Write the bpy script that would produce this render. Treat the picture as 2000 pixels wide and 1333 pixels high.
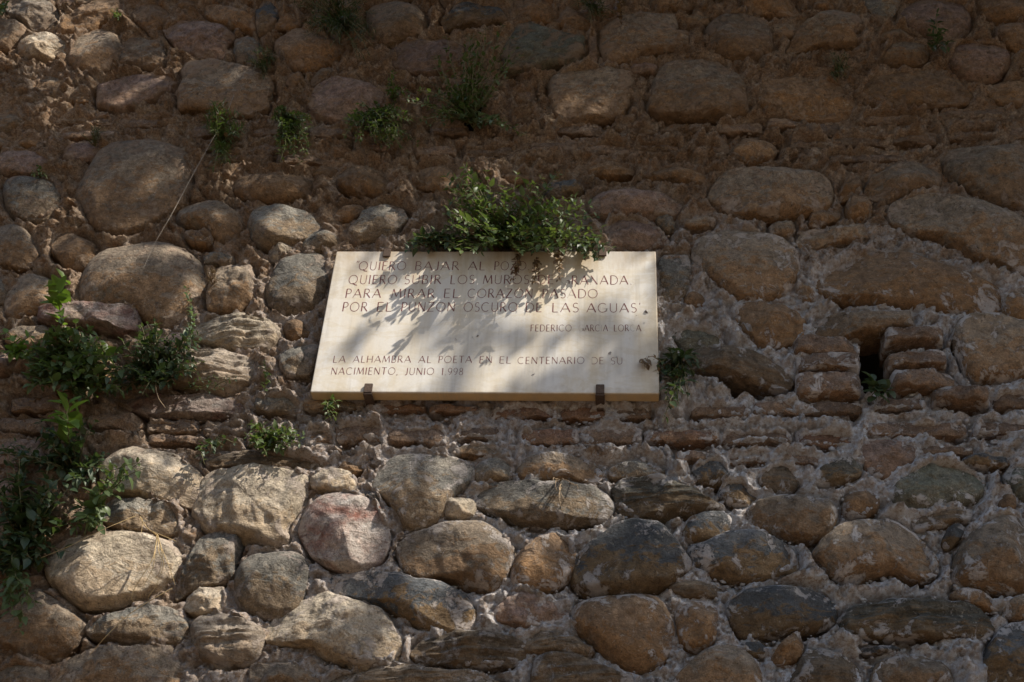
import bpy, math, random
import numpy as np
from mathutils import Matrix, Vector
random.seed(7)
rng = np.random.default_rng(7)
for o in list(bpy.data.objects): bpy.data.objects.remove(o)
scene = bpy.context.scene
C = scene.collection

# ------------------------------------------------------------ camera
# world: X right along the wall, Y into the wall (wall face near y = 0), Z up
F = 2400.0                                   # focal length in pixels of a 2000 x 1333 frame
CX, CY = 1000.0, 666.5
up = np.array([204.0, -3171.0, F]); up /= np.linalg.norm(up)
hx = 29600.0
right = np.array([hx, (hx*up[0] - F*up[2]) / -up[1], -F]); right /= np.linalg.norm(right)
into = np.cross(up, right)
RW = np.stack([right, into, up])             # camera vector (x right, y down, z forward) -> world
CAM = np.array([0.0, -2.93, 1.6])
cam_d = bpy.data.cameras.new('camera'); cam = bpy.data.objects.new('camera', cam_d); C.objects.link(cam)
cx, cy, cz = RW @ np.array([1, 0, 0]), RW @ np.array([0, -1, 0]), RW @ np.array([0, 0, -1])
cam.matrix_world = Matrix([[cx[i], cy[i], cz[i], CAM[i]] for i in range(3)] + [[0, 0, 0, 1]])
cam_d.sensor_width = 36; cam_d.lens = 36*F/2000; cam_d.clip_start = 0.05; cam_d.clip_end = 3000
scene.camera = cam
scene.render.resolution_x = 1024; scene.render.resolution_y = 682

def P(px, py, d=0.0):
    """point seen at photo pixel (px,py) on the plane d metres in front of the wall face"""
    v = RW @ np.array([px-CX, py-CY, F])
    t = (-d - CAM[1]) / v[1]
    return CAM + t*v

# ------------------------------------------------------------ light
SUN = np.array([0.62, -0.41, 0.79]); SUN /= np.linalg.norm(SUN)      # towards the sun
w = bpy.data.worlds.new('World'); scene.world = w; w.use_nodes = True
nt = w.node_tree
sky = nt.nodes.new('ShaderNodeTexSky'); sky.sky_type = 'NISHITA'; sky.sun_disc = False
sky.sun_elevation = math.asin(SUN[2]); sky.sun_rotation = math.atan2(SUN[0], SUN[1])
bg = nt.nodes['Background']; nt.links.new(sky.outputs[0], bg.inputs[0]); bg.inputs[1].default_value = 0.10
sd = bpy.data.lights.new('sun', 'SUN'); sd.energy = 5.0; sd.angle = math.radians(0.53); sd.color = (1.0, 0.93, 0.82)
so = bpy.data.objects.new('sun', sd); C.objects.link(so)
so.rotation_euler = Vector(SUN).to_track_quat('Z', 'Y').to_euler(); so.location = (4, -4, 9)
scene.view_settings.view_transform = 'Standard'; scene.view_settings.look = 'None'
scene.view_settings.exposure = 0.5; scene.view_settings.gamma = 1

# ------------------------------------------------------------ noise
def _h(ix, iy, iz, s):
    n = (ix*374761393 + iy*668265263 + iz*1103515245 + int(s)*12741261) & 0xFFFFFFFF
    n = ((n ^ (n >> 13)) * 1274126177) & 0xFFFFFFFF
    n = ((n ^ (n >> 16)) * 2246822519) & 0xFFFFFFFF
    return ((n ^ (n >> 15)) & 0xFFFFFF) / 8388607.5 - 1.0
def vnoise(p, s=0):
    p = np.asarray(p, dtype=np.float64); i = np.floor(p).astype(np.int64); f = p - i
    f = f*f*f*(f*(f*6-15)+10); r = 0
    for a in (0, 1):
        for b in (0, 1):
            for c in (0, 1):
                wgt = (f[..., 0] if a else 1-f[..., 0])*(f[..., 1] if b else 1-f[..., 1])*(f[..., 2] if c else 1-f[..., 2])
                r = r + wgt*_h(i[..., 0]+a+1000, i[..., 1]+b+1000, i[..., 2]+c+1000, s)
    return r
def fbm(p, oct=4, s=0, gain=0.5, ridged=False):
    r = 0; a = 1.0; t = 0; p = np.asarray(p, float)
    for k in range(oct):
        n = vnoise(p*(2.03**k) + k*17.3, s+k)
        if ridged: n = 1-2*np.abs(n)
        r = r + a*n; t += a; a *= gain
    return r/t

# ------------------------------------------------------------ materials
def rgb(h): return tuple(((v/12.92) if v <= 0.04045 else ((v+0.055)/1.055)**2.4) for v in h)
class NT:
    def __init__(s, name):
        s.m = bpy.data.materials.new(name); s.m.use_nodes = True; s.t = s.m.node_tree
        s.b = s.t.nodes['Principled BSDF']; s.out = s.t.nodes['Material Output']
    def n(s, typ, **kw):
        x = s.t.nodes.new(typ)
        for k, v in kw.items(): setattr(x, k, v)
        return x
    def l(s, a, b): s.t.links.new(a, b)
    def noise(s, vec, scale, detail=5, rough=0.6, dist=0.0):
        x = s.n('ShaderNodeTexNoise'); x.inputs['Scale'].default_value = scale; x.inputs['Detail'].default_value = detail
        x.inputs['Roughness'].default_value = rough; x.inputs['Distortion'].default_value = dist
        s.l(vec, x.inputs['Vector']); return x.outputs['Fac']
    def ramp(s, fac, stops):
        x = s.n('ShaderNodeValToRGB'); e = x.color_ramp.elements
        while len(e) < len(stops): e.new(0.5)
        for k, (p, c) in enumerate(stops):
            e[k].position = p; e[k].color = (c, c, c, 1) if isinstance(c, (int, float)) else (*c, 1)
        s.l(fac, x.inputs['Fac']); return x.outputs['Color']
    def mix(s, fac, a, b, mode='MIX'):
        x = s.n('ShaderNodeMix', data_type='RGBA', blend_type=mode)
        for sock, v in ((x.inputs['Factor'], fac), (x.inputs[6], a), (x.inputs[7], b)):
            if isinstance(v, (int, float)): sock.default_value = v
            elif isinstance(v, tuple): sock.default_value = (*v, 1)
            else: s.l(v, sock)
        return x.outputs[2]
    def math(s, op, a, b=0.0, clamp=False):
        x = s.n('ShaderNodeMath', operation=op, use_clamp=clamp)
        for sock, v in ((x.inputs[0], a), (x.inputs[1], b)):
            if isinstance(v, (int, float)): sock.default_value = v
            else: s.l(v, sock)
        return x.outputs[0]
    def bump(s, h, strength, dist, nrm=None):
        x = s.n('ShaderNodeBump'); x.inputs['Strength'].default_value = strength; x.inputs['Distance'].default_value = dist
        s.l(h, x.inputs['Height'])
        if nrm is not None: s.l(nrm, x.inputs['Normal'])
        return x.outputs['Normal']
SALT = (0.80, 0.79, 0.80)
def salt_mask(k, pos):
    """white lime bloom: strongest low down and to the right of the wall"""
    sx = k.n('ShaderNodeSeparateXYZ'); k.l(pos, sx.inputs[0])
    right_ = k.math('MULTIPLY', k.math('ADD', sx.outputs[0], 1.5), 0.5, True)
    low = k.math('MULTIPLY', k.math('SUBTRACT', 4.45, sx.outputs[2]), 1.6, True)
    return k.math('MULTIPLY', right_, low)
def stone_mat(name, c1, c2, c3, stain=0.5, gran=0.5, strat=False):
    k = NT(name)
    tc = k.n('ShaderNodeTexCoord'); oi = k.n('ShaderNodeObjectInfo'); g = k.n('ShaderNodeNewGeometry')
    off = k.n('ShaderNodeVectorMath', operation='SCALE'); cmb = k.n('ShaderNodeCombineXYZ')
    for i in range(3): k.l(oi.outputs['Random'], cmb.inputs[i])
    k.l(cmb.outputs[0], off.inputs[0]); off.inputs['Scale'].default_value = 37.0
    add = k.n('ShaderNodeVectorMath', operation='ADD'); k.l(tc.outputs['Object'], add.inputs[0]); k.l(off.outputs[0], add.inputs[1])
    v = add.outputs[0]
    if strat:
        mp = k.n('ShaderNodeMapping'); mp.inputs['Scale'].default_value = (0.8, 1.5, 5.0); mp.inputs['Rotation'].default_value = (0, 0.12, 0)
        k.l(v, mp.inputs[0]); vs = mp.outputs[0]
    else:
        mp = k.n('ShaderNodeMapping'); mp.inputs['Scale'].default_value = (1, 1, 1.7); mp.inputs['Rotation'].default_value = (0, 0.4, 0)
        k.l(v, mp.inputs[0]); vs = mp.outputs[0]
    n1 = k.noise(vs, 9, 6, 0.62, 0.6); n2 = k.noise(v, 45, 6, 0.7); n3 = k.noise(v, 260, 3, 0.7); n4 = k.noise(vs, 24, 5, 0.65, 1.0)
    col = k.mix(k.ramp(n1, [(0.36, 0), (0.64, 1)]), c1, c2)
    # clay stain, patchy, with warm ground bounce painted low on each stone
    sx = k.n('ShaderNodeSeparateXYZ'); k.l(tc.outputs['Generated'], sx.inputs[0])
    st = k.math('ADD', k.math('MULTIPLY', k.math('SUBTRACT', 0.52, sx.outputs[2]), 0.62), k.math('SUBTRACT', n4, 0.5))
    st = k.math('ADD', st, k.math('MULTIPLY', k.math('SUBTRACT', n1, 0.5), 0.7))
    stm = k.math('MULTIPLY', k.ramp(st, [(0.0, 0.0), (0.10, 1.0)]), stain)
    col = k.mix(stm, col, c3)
    # mottling
    col = k.mix(0.75, col, k.mix(k.ramp(n2, [(0.33, 0), (0.68, 1)]), (0.42, 0.41, 0.40), (1.42, 1.40, 1.36)), 'MULTIPLY')
    col = k.mix(gran, col, k.mix(k.ramp(n3, [(0.36, 0), (0.66, 1)]), (0.5, 0.48, 0.45), (1.42, 1.4, 1.38)), 'MULTIPLY')
    dark = k.ramp(k.noise(v, 30, 6, 0.75, 0.3), [(0.60, 0), (0.70, 1)])
    col = k.mix(k.math('MULTIPLY', dark, 0.45), col, (0.045, 0.038, 0.03))
    pale = k.ramp(k.noise(v, 70, 5, 0.7, 0.4), [(0.61, 0), (0.66, 1)])
    col = k.mix(k.math('MULTIPLY', pale, 0.45), col, (0.50, 0.44, 0.36))
    # dust / lime lying on ledges that face up
    nz = k.n('ShaderNodeSeparateXYZ'); k.l(g.outputs['Normal'], nz.inputs[0])
    led = k.math('ADD', nz.outputs[2], k.math('MULTIPLY', k.math('SUBTRACT', n4, 0.5), 1.4))
    led = k.ramp(led, [(0.74, 0), (0.92, 1)])
    led = k.math('MULTIPLY', led, k.ramp(k.noise(v, 110, 5, 0.8), [(0.42, 0.1), (0.56, 1)]))
    sm = salt_mask(k, g.outputs['Position'])
    dustc = k.mix(sm, (0.36, 0.29, 0.22), SALT)
    col = k.mix(k.math('MULTIPLY', led, 0.75), col, dustc)
    # patches of old mortar clinging to the stone, more round its rim
    rx = k.math('ABSOLUTE', k.math('SUBTRACT', sx.outputs[0], 0.5)); rz = k.math('ABSOLUTE', k.math('SUBTRACT', sx.outputs[2], 0.45))
    rim = k.math('ADD', k.math('MULTIPLY', rx, rx), k.math('MULTIPLY', rz, rz))
    cn = k.math('ADD', k.noise(v, 17, 8, 0.72, 0.5), k.math('MULTIPLY', rim, 0.42))
    zz = k.n('ShaderNodeSeparateXYZ'); k.l(g.outputs['Position'], zz.inputs[0]); hi = k.math('MULTIPLY', k.math('SUBTRACT', zz.outputs[2], 4.0), 1.5, True)
    cn = k.math('ADD', cn, k.math('MULTIPLY', hi, 0.035))
    cr = k.ramp(cn, [(0.595, 0), (0.635, 1)])
    crc = k.mix(k.ramp(k.noise(v, 60, 5, 0.75), [(0.40, 0), (0.6, 1)]), (0.22, 0.15, 0.10), (0.46, 0.36, 0.27))
    crc = k.mix(k.math('MULTIPLY', hi, 0.75), crc, (0.27, 0.18, 0.115))
    crc = k.mix(k.math('MULTIPLY', sm, 0.6), crc, SALT)
    col = k.mix(k.math('MULTIPLY', cr, 0.7), col, crc)
    pit = k.ramp(k.noise(v, 85, 4, 0.7, 0.3), [(0.34, 1), (0.40, 0)])
    col = k.mix(k.math('MULTIPLY', pit, 0.6), col, (0.03, 0.024, 0.018))
    rv = k.math('ADD', k.math('MULTIPLY', oi.outputs['Random'], 0.45), 0.78)
    hs = k.n('ShaderNodeHueSaturation'); hs.inputs['Saturation'].default_value = 1.03; k.l(rv, hs.inputs['Value']); k.l(col, hs.inputs['Color'])
    k.l(hs.outputs[0], k.b.inputs['Base Color'])
    k.b.inputs['Roughness'].default_value = 0.8; k.b.inputs['Specular IOR Level'].default_value = 0.3
    nb = k.bump(n2, 0.9, 0.014); nb = k.bump(n3, 0.8, 0.0045, nb)
    nb = k.bump(cr, 0.8, 0.005, nb); nb = k.bump(pit, -0.6, 0.004, nb)
    if strat: nb = k.bump(k.noise(vs, 28, 6, 0.7, 0.4), 0.8, 0.012, nb)
    else: nb = k.bump(n4, 0.7, 0.018, nb)
    k.l(nb, k.b.inputs['Normal'])
    return k.m
OCH = (0.30, 0.165, 0.07)
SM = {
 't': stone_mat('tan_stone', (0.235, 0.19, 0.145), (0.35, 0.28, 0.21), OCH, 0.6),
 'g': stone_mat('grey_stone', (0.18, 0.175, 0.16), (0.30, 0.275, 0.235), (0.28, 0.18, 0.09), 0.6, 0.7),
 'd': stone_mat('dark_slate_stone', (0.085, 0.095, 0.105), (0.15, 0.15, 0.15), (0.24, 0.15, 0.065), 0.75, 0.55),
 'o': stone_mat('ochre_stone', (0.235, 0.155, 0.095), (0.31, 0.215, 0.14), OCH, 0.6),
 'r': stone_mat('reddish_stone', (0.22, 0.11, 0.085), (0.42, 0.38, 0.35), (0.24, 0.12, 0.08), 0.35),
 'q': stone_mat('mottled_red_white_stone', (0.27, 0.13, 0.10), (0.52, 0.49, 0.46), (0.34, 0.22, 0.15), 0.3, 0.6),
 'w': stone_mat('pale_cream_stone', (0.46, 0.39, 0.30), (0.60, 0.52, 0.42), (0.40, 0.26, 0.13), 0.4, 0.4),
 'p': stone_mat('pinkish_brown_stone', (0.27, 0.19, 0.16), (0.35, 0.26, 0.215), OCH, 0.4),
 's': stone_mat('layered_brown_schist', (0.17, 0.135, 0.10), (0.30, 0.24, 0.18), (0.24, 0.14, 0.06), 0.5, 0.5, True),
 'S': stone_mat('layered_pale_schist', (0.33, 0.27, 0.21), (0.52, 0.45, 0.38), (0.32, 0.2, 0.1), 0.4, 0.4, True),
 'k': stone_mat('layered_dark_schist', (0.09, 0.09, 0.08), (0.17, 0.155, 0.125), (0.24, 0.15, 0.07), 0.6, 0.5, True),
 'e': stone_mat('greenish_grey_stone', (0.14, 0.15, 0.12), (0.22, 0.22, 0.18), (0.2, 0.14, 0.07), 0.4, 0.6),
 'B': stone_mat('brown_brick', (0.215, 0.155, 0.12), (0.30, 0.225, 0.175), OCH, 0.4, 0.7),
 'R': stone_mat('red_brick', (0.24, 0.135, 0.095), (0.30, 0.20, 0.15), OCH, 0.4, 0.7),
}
def mortar_mat():
    k = NT('lime_and_clay_mortar'); g = k.n('ShaderNodeNewGeometry'); v = g.outputs['Position']
    n1 = k.noise(v, 4, 6, 0.6, 0.6); n2 = k.noise(v, 30, 7, 0.7, 0.5); n3 = k.noise(v, 150, 5, 0.75); n5 = k.noise(v, 14, 6, 0.7, 0.8)
    col = k.mix(k.ramp(n1, [(0.35, 0), (0.65, 1)]), (0.39, 0.28, 0.195), (0.25, 0.17, 0.11))
    col = k.mix(k.ramp(n5, [(0.45, 0), (0.62, 1)]), col, (0.46, 0.355, 0.26))
    col = k.mix(k.math('MULTIPLY', k.ramp(n2, [(0.52, 0), (0.62, 1)]), 0.6), col, (0.35, 0.20, 0.10))
    col = k.mix(0.8, col, k.mix(k.ramp(n3, [(0.35, 0), (0.66, 1)]), (0.38, 0.36, 0.34), (1.6, 1.57, 1.55)), 'MULTIPLY')
    sm = salt_mask(k, v)
    col = k.mix(k.math('MULTIPLY', sm, k.ramp(k.noise(v, 9, 5, 0.7), [(0.38, 0.2), (0.62, 0.85)])), col, k.mix(n3, (0.42, 0.34, 0.29), (0.74, 0.67, 0.63)))
    pat = k.math('ADD', k.noise(v, 22, 8, 0.75, 0.7), k.math('MULTIPLY', k.noise(v, 5, 3, 0.5), 0.5))
    at = k.n('ShaderNodeAttribute', attribute_name='crust')
    gr = k.ramp(k.noise(v, 80, 5, 0.8), [(0.40, 0.05), (0.53, 1)]); gr2 = k.ramp(k.noise(v, 38, 4, 0.7), [(0.38, 0.25), (0.52, 1)])
    fine = k.ramp(k.math('ADD', k.math('ADD', pat, k.math('MULTIPLY', sm, 0.19)), k.math('MULTIPLY', at.outputs['Fac'], 0.24)), [(0.75, 0), (0.81, 1)])
    fine = k.math('MULTIPLY', k.math('MULTIPLY', fine, gr), gr2)
    col = k.mix(k.math('MULTIPLY', fine, k.math('ADD', k.math('MULTIPLY', sm, 0.95), 0.12), ), col, SALT)
    nz = k.n('ShaderNodeSeparateXYZ'); k.l(g.outputs['Normal'], nz.inputs[0])
    led = k.ramp(k.math('ADD', nz.outputs[2], k.math('MULTIPLY', k.math('SUBTRACT', n2, 0.5), 1.6)), [(0.55, 0), (0.85, 1)])
    led = k.math('MULTIPLY', led, gr)
    col = k.mix(k.math('MULTIPLY', led, 0.45), col, k.mix(sm, (0.36, 0.28, 0.21), SALT))
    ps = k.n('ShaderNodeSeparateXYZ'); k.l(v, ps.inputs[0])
    deep = k.math('MULTIPLY', k.math('SUBTRACT', ps.outputs[1], 0.03), 25, True)       # shade painted into the colour deep in holes and cracks
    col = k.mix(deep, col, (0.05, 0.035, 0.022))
    k.l(col, k.b.inputs['Base Color']); k.b.inputs['Roughness'].default_value = 0.95
    k.b.inputs['Specular IOR Level'].default_value = 0.05
    nb = k.bump(n2, 1.0, 0.022); nb = k.bump(n3, 1.0, 0.010, nb); nb = k.bump(k.noise(v, 420, 3, 0.7), 0.7, 0.003, nb)
    k.l(nb, k.b.inputs['Normal']); return k.m
MORTAR = mortar_mat()
def leaf_mat(name, ca, cb, tr=0.35):
    k = NT(name); g = k.n('ShaderNodeNewGeometry')
    col = k.mix(g.outputs['Random Per Island'], ca, cb)
    tc = k.n('ShaderNodeTexCoord'); n = k.noise(tc.outputs['Object'], 90, 4)
    col = k.mix(0.5, col, k.mix(n, (0.55, 0.55, 0.5), (1.4, 1.4, 1.3)), 'MULTIPLY')
    k.l(col, k.b.inputs['Base Color']); k.b.inputs['Roughness'].default_value = 0.42
    k.b.inputs['Specular IOR Level'].default_value = 0.4
    t = k.n('ShaderNodeBsdfTranslucent'); k.l(k.mix(1.0, col, (1.3, 1.4, 0.6), 'MULTIPLY'), t.inputs[0])
    ms = k.n('ShaderNodeMixShader'); ms.inputs[0].default_value = tr
    k.l(k.b.outputs[0], ms.inputs[1]); k.l(t.outputs[0], ms.inputs[2]); k.l(ms.outputs[0], k.out.inputs[0])
    return k.m
L_GREEN = leaf_mat('green_leaf', (0.065, 0.10, 0.04), (0.125, 0.165, 0.065))
L_DARK = leaf_mat('dark_green_leaf', (0.04, 0.066, 0.035), (0.08, 0.11, 0.055))
L_BRIGHT = leaf_mat('bright_green_leaf', (0.10, 0.17, 0.035), (0.16, 0.24, 0.055), 0.4)
L_GREY = leaf_mat('grey_green_leaf', (0.12, 0.17, 0.11), (0.19, 0.25, 0.17), 0.3)
L_DRY = leaf_mat('dried_brown_leaf', (0.10, 0.06, 0.035), (0.22, 0.145, 0.085), 0.15)
def plain(name, col, rough=0.7, sc=60, amt=0.5, metal=0.0):
    k = NT(name); tc = k.n('ShaderNodeTexCoord'); n = k.noise(tc.outputs['Object'], sc, 6, 0.7)
    c = k.mix(amt, col, k.mix(k.ramp(n, [(0.3, 0), (0.7, 1)]), (0.4, 0.4, 0.4), (1.5, 1.5, 1.5)), 'MULTIPLY')
    k.l(c, k.b.inputs['Base Color']); k.b.inputs['Roughness'].default_value = rough; k.b.inputs['Metallic'].default_value = metal
    k.l(k.bump(n, 0.4, 0.002), k.b.inputs['Normal']); return k.m
STEM = plain('plant_stem', (0.13, 0.12, 0.05)); STEMDRY = plain('dry_stem', (0.24, 0.17, 0.10)); STRAW = plain('yellow_straw', (0.48, 0.34, 0.16))
BARK = plain('bark', (0.10, 0.075, 0.05), 0.9, 20)

# ------------------------------------------------------------ mesh helpers
def mesh_np(name, V, Fc, mat, smooth=True):
    me = bpy.data.meshes.new(name)
    V = np.asarray(V, np.float32); Fc = np.asarray(Fc, np.int32)
    nf, k = Fc.shape
    me.vertices.add(len(V)); me.vertices.foreach_set('co', V.ravel())
    me.loops.add(nf*k); me.loops.foreach_set('vertex_index', Fc.ravel())
    me.polygons.add(nf); me.polygons.foreach_set('loop_start', np.arange(0, nf*k, k, dtype=np.int32))
    me.polygons.foreach_set('loop_total', np.full(nf, k, np.int32))
    me.update(calc_edges=True); me.validate()
    me.polygons.foreach_set('use_smooth', np.full(len(me.polygons), smooth))
    me.materials.append(mat); return me
def link(name, me, parent=None, loc=None, kind=None):
    o = bpy.data.objects.new(name, me); C.objects.link(o)
    if parent is not None: o.parent = parent
    if loc is not None: o.location = loc
    if kind: o['kind'] = kind
    return o
def thing(name, label, cat, loc=(0, 0, 0), group=None):
    o = bpy.data.objects.new(name, None); C.objects.link(o); o.location = loc; o.empty_display_size = 0.1
    o['label'] = label; o['category'] = cat
    if group: o['group'] = group
    return o
def box_mesh(name, sx, sy, sz, mat, bev=0.0):
    import bmesh
    bm = bmesh.new(); bmesh.ops.create_cube(bm, size=1)
    for v in bm.verts: v.co = (v.co.x*sx, v.co.y*sy, v.co.z*sz)
    if bev: bmesh.ops.bevel(bm, geom=list(bm.edges), offset=bev, segments=3, profile=0.5, affect='EDGES')
    me = bpy.data.meshes.new(name); bm.to_mesh(me); bm.free(); me.materials.append(mat)
    for p in me.polygons: p.use_smooth = False
    return me
def tube(pts, r0, r1=None, n=5):
    pts = np.asarray(pts, float); m = len(pts); r1 = r0 if r1 is None else r1
    T = np.gradient(pts, axis=0); T /= np.linalg.norm(T, axis=1)[:, None]+1e-9
    a = np.cross(T, [0.31, 0.2, 0.93]); a /= np.linalg.norm(a, axis=1)[:, None]+1e-9; b = np.cross(T, a)
    R = np.linspace(r0, r1, m); an = np.linspace(0, 2*np.pi, n, endpoint=False)
    V = pts[:, None, :] + R[:, None, None]*(np.cos(an)[None, :, None]*a[:, None, :] + np.sin(an)[None, :, None]*b[:, None, :])
    Fc = [(i*n+j, i*n+(j+1) % n, (i+1)*n+(j+1) % n, (i+1)*n+j) for i in range(m-1) for j in range(n)]
    return V.reshape(-1, 3), np.array(Fc)
class Acc:
    def __init__(s): s.V = []; s.F = []; s.n = 0
    def add(s, V, Fc): s.V.append(V); s.F.append(np.asarray(Fc)+s.n); s.n += len(V)
    def mesh(s, name, mat, smooth=True): return mesh_np(name, np.concatenate(s.V), np.concatenate(s.F), mat, smooth)

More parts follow.
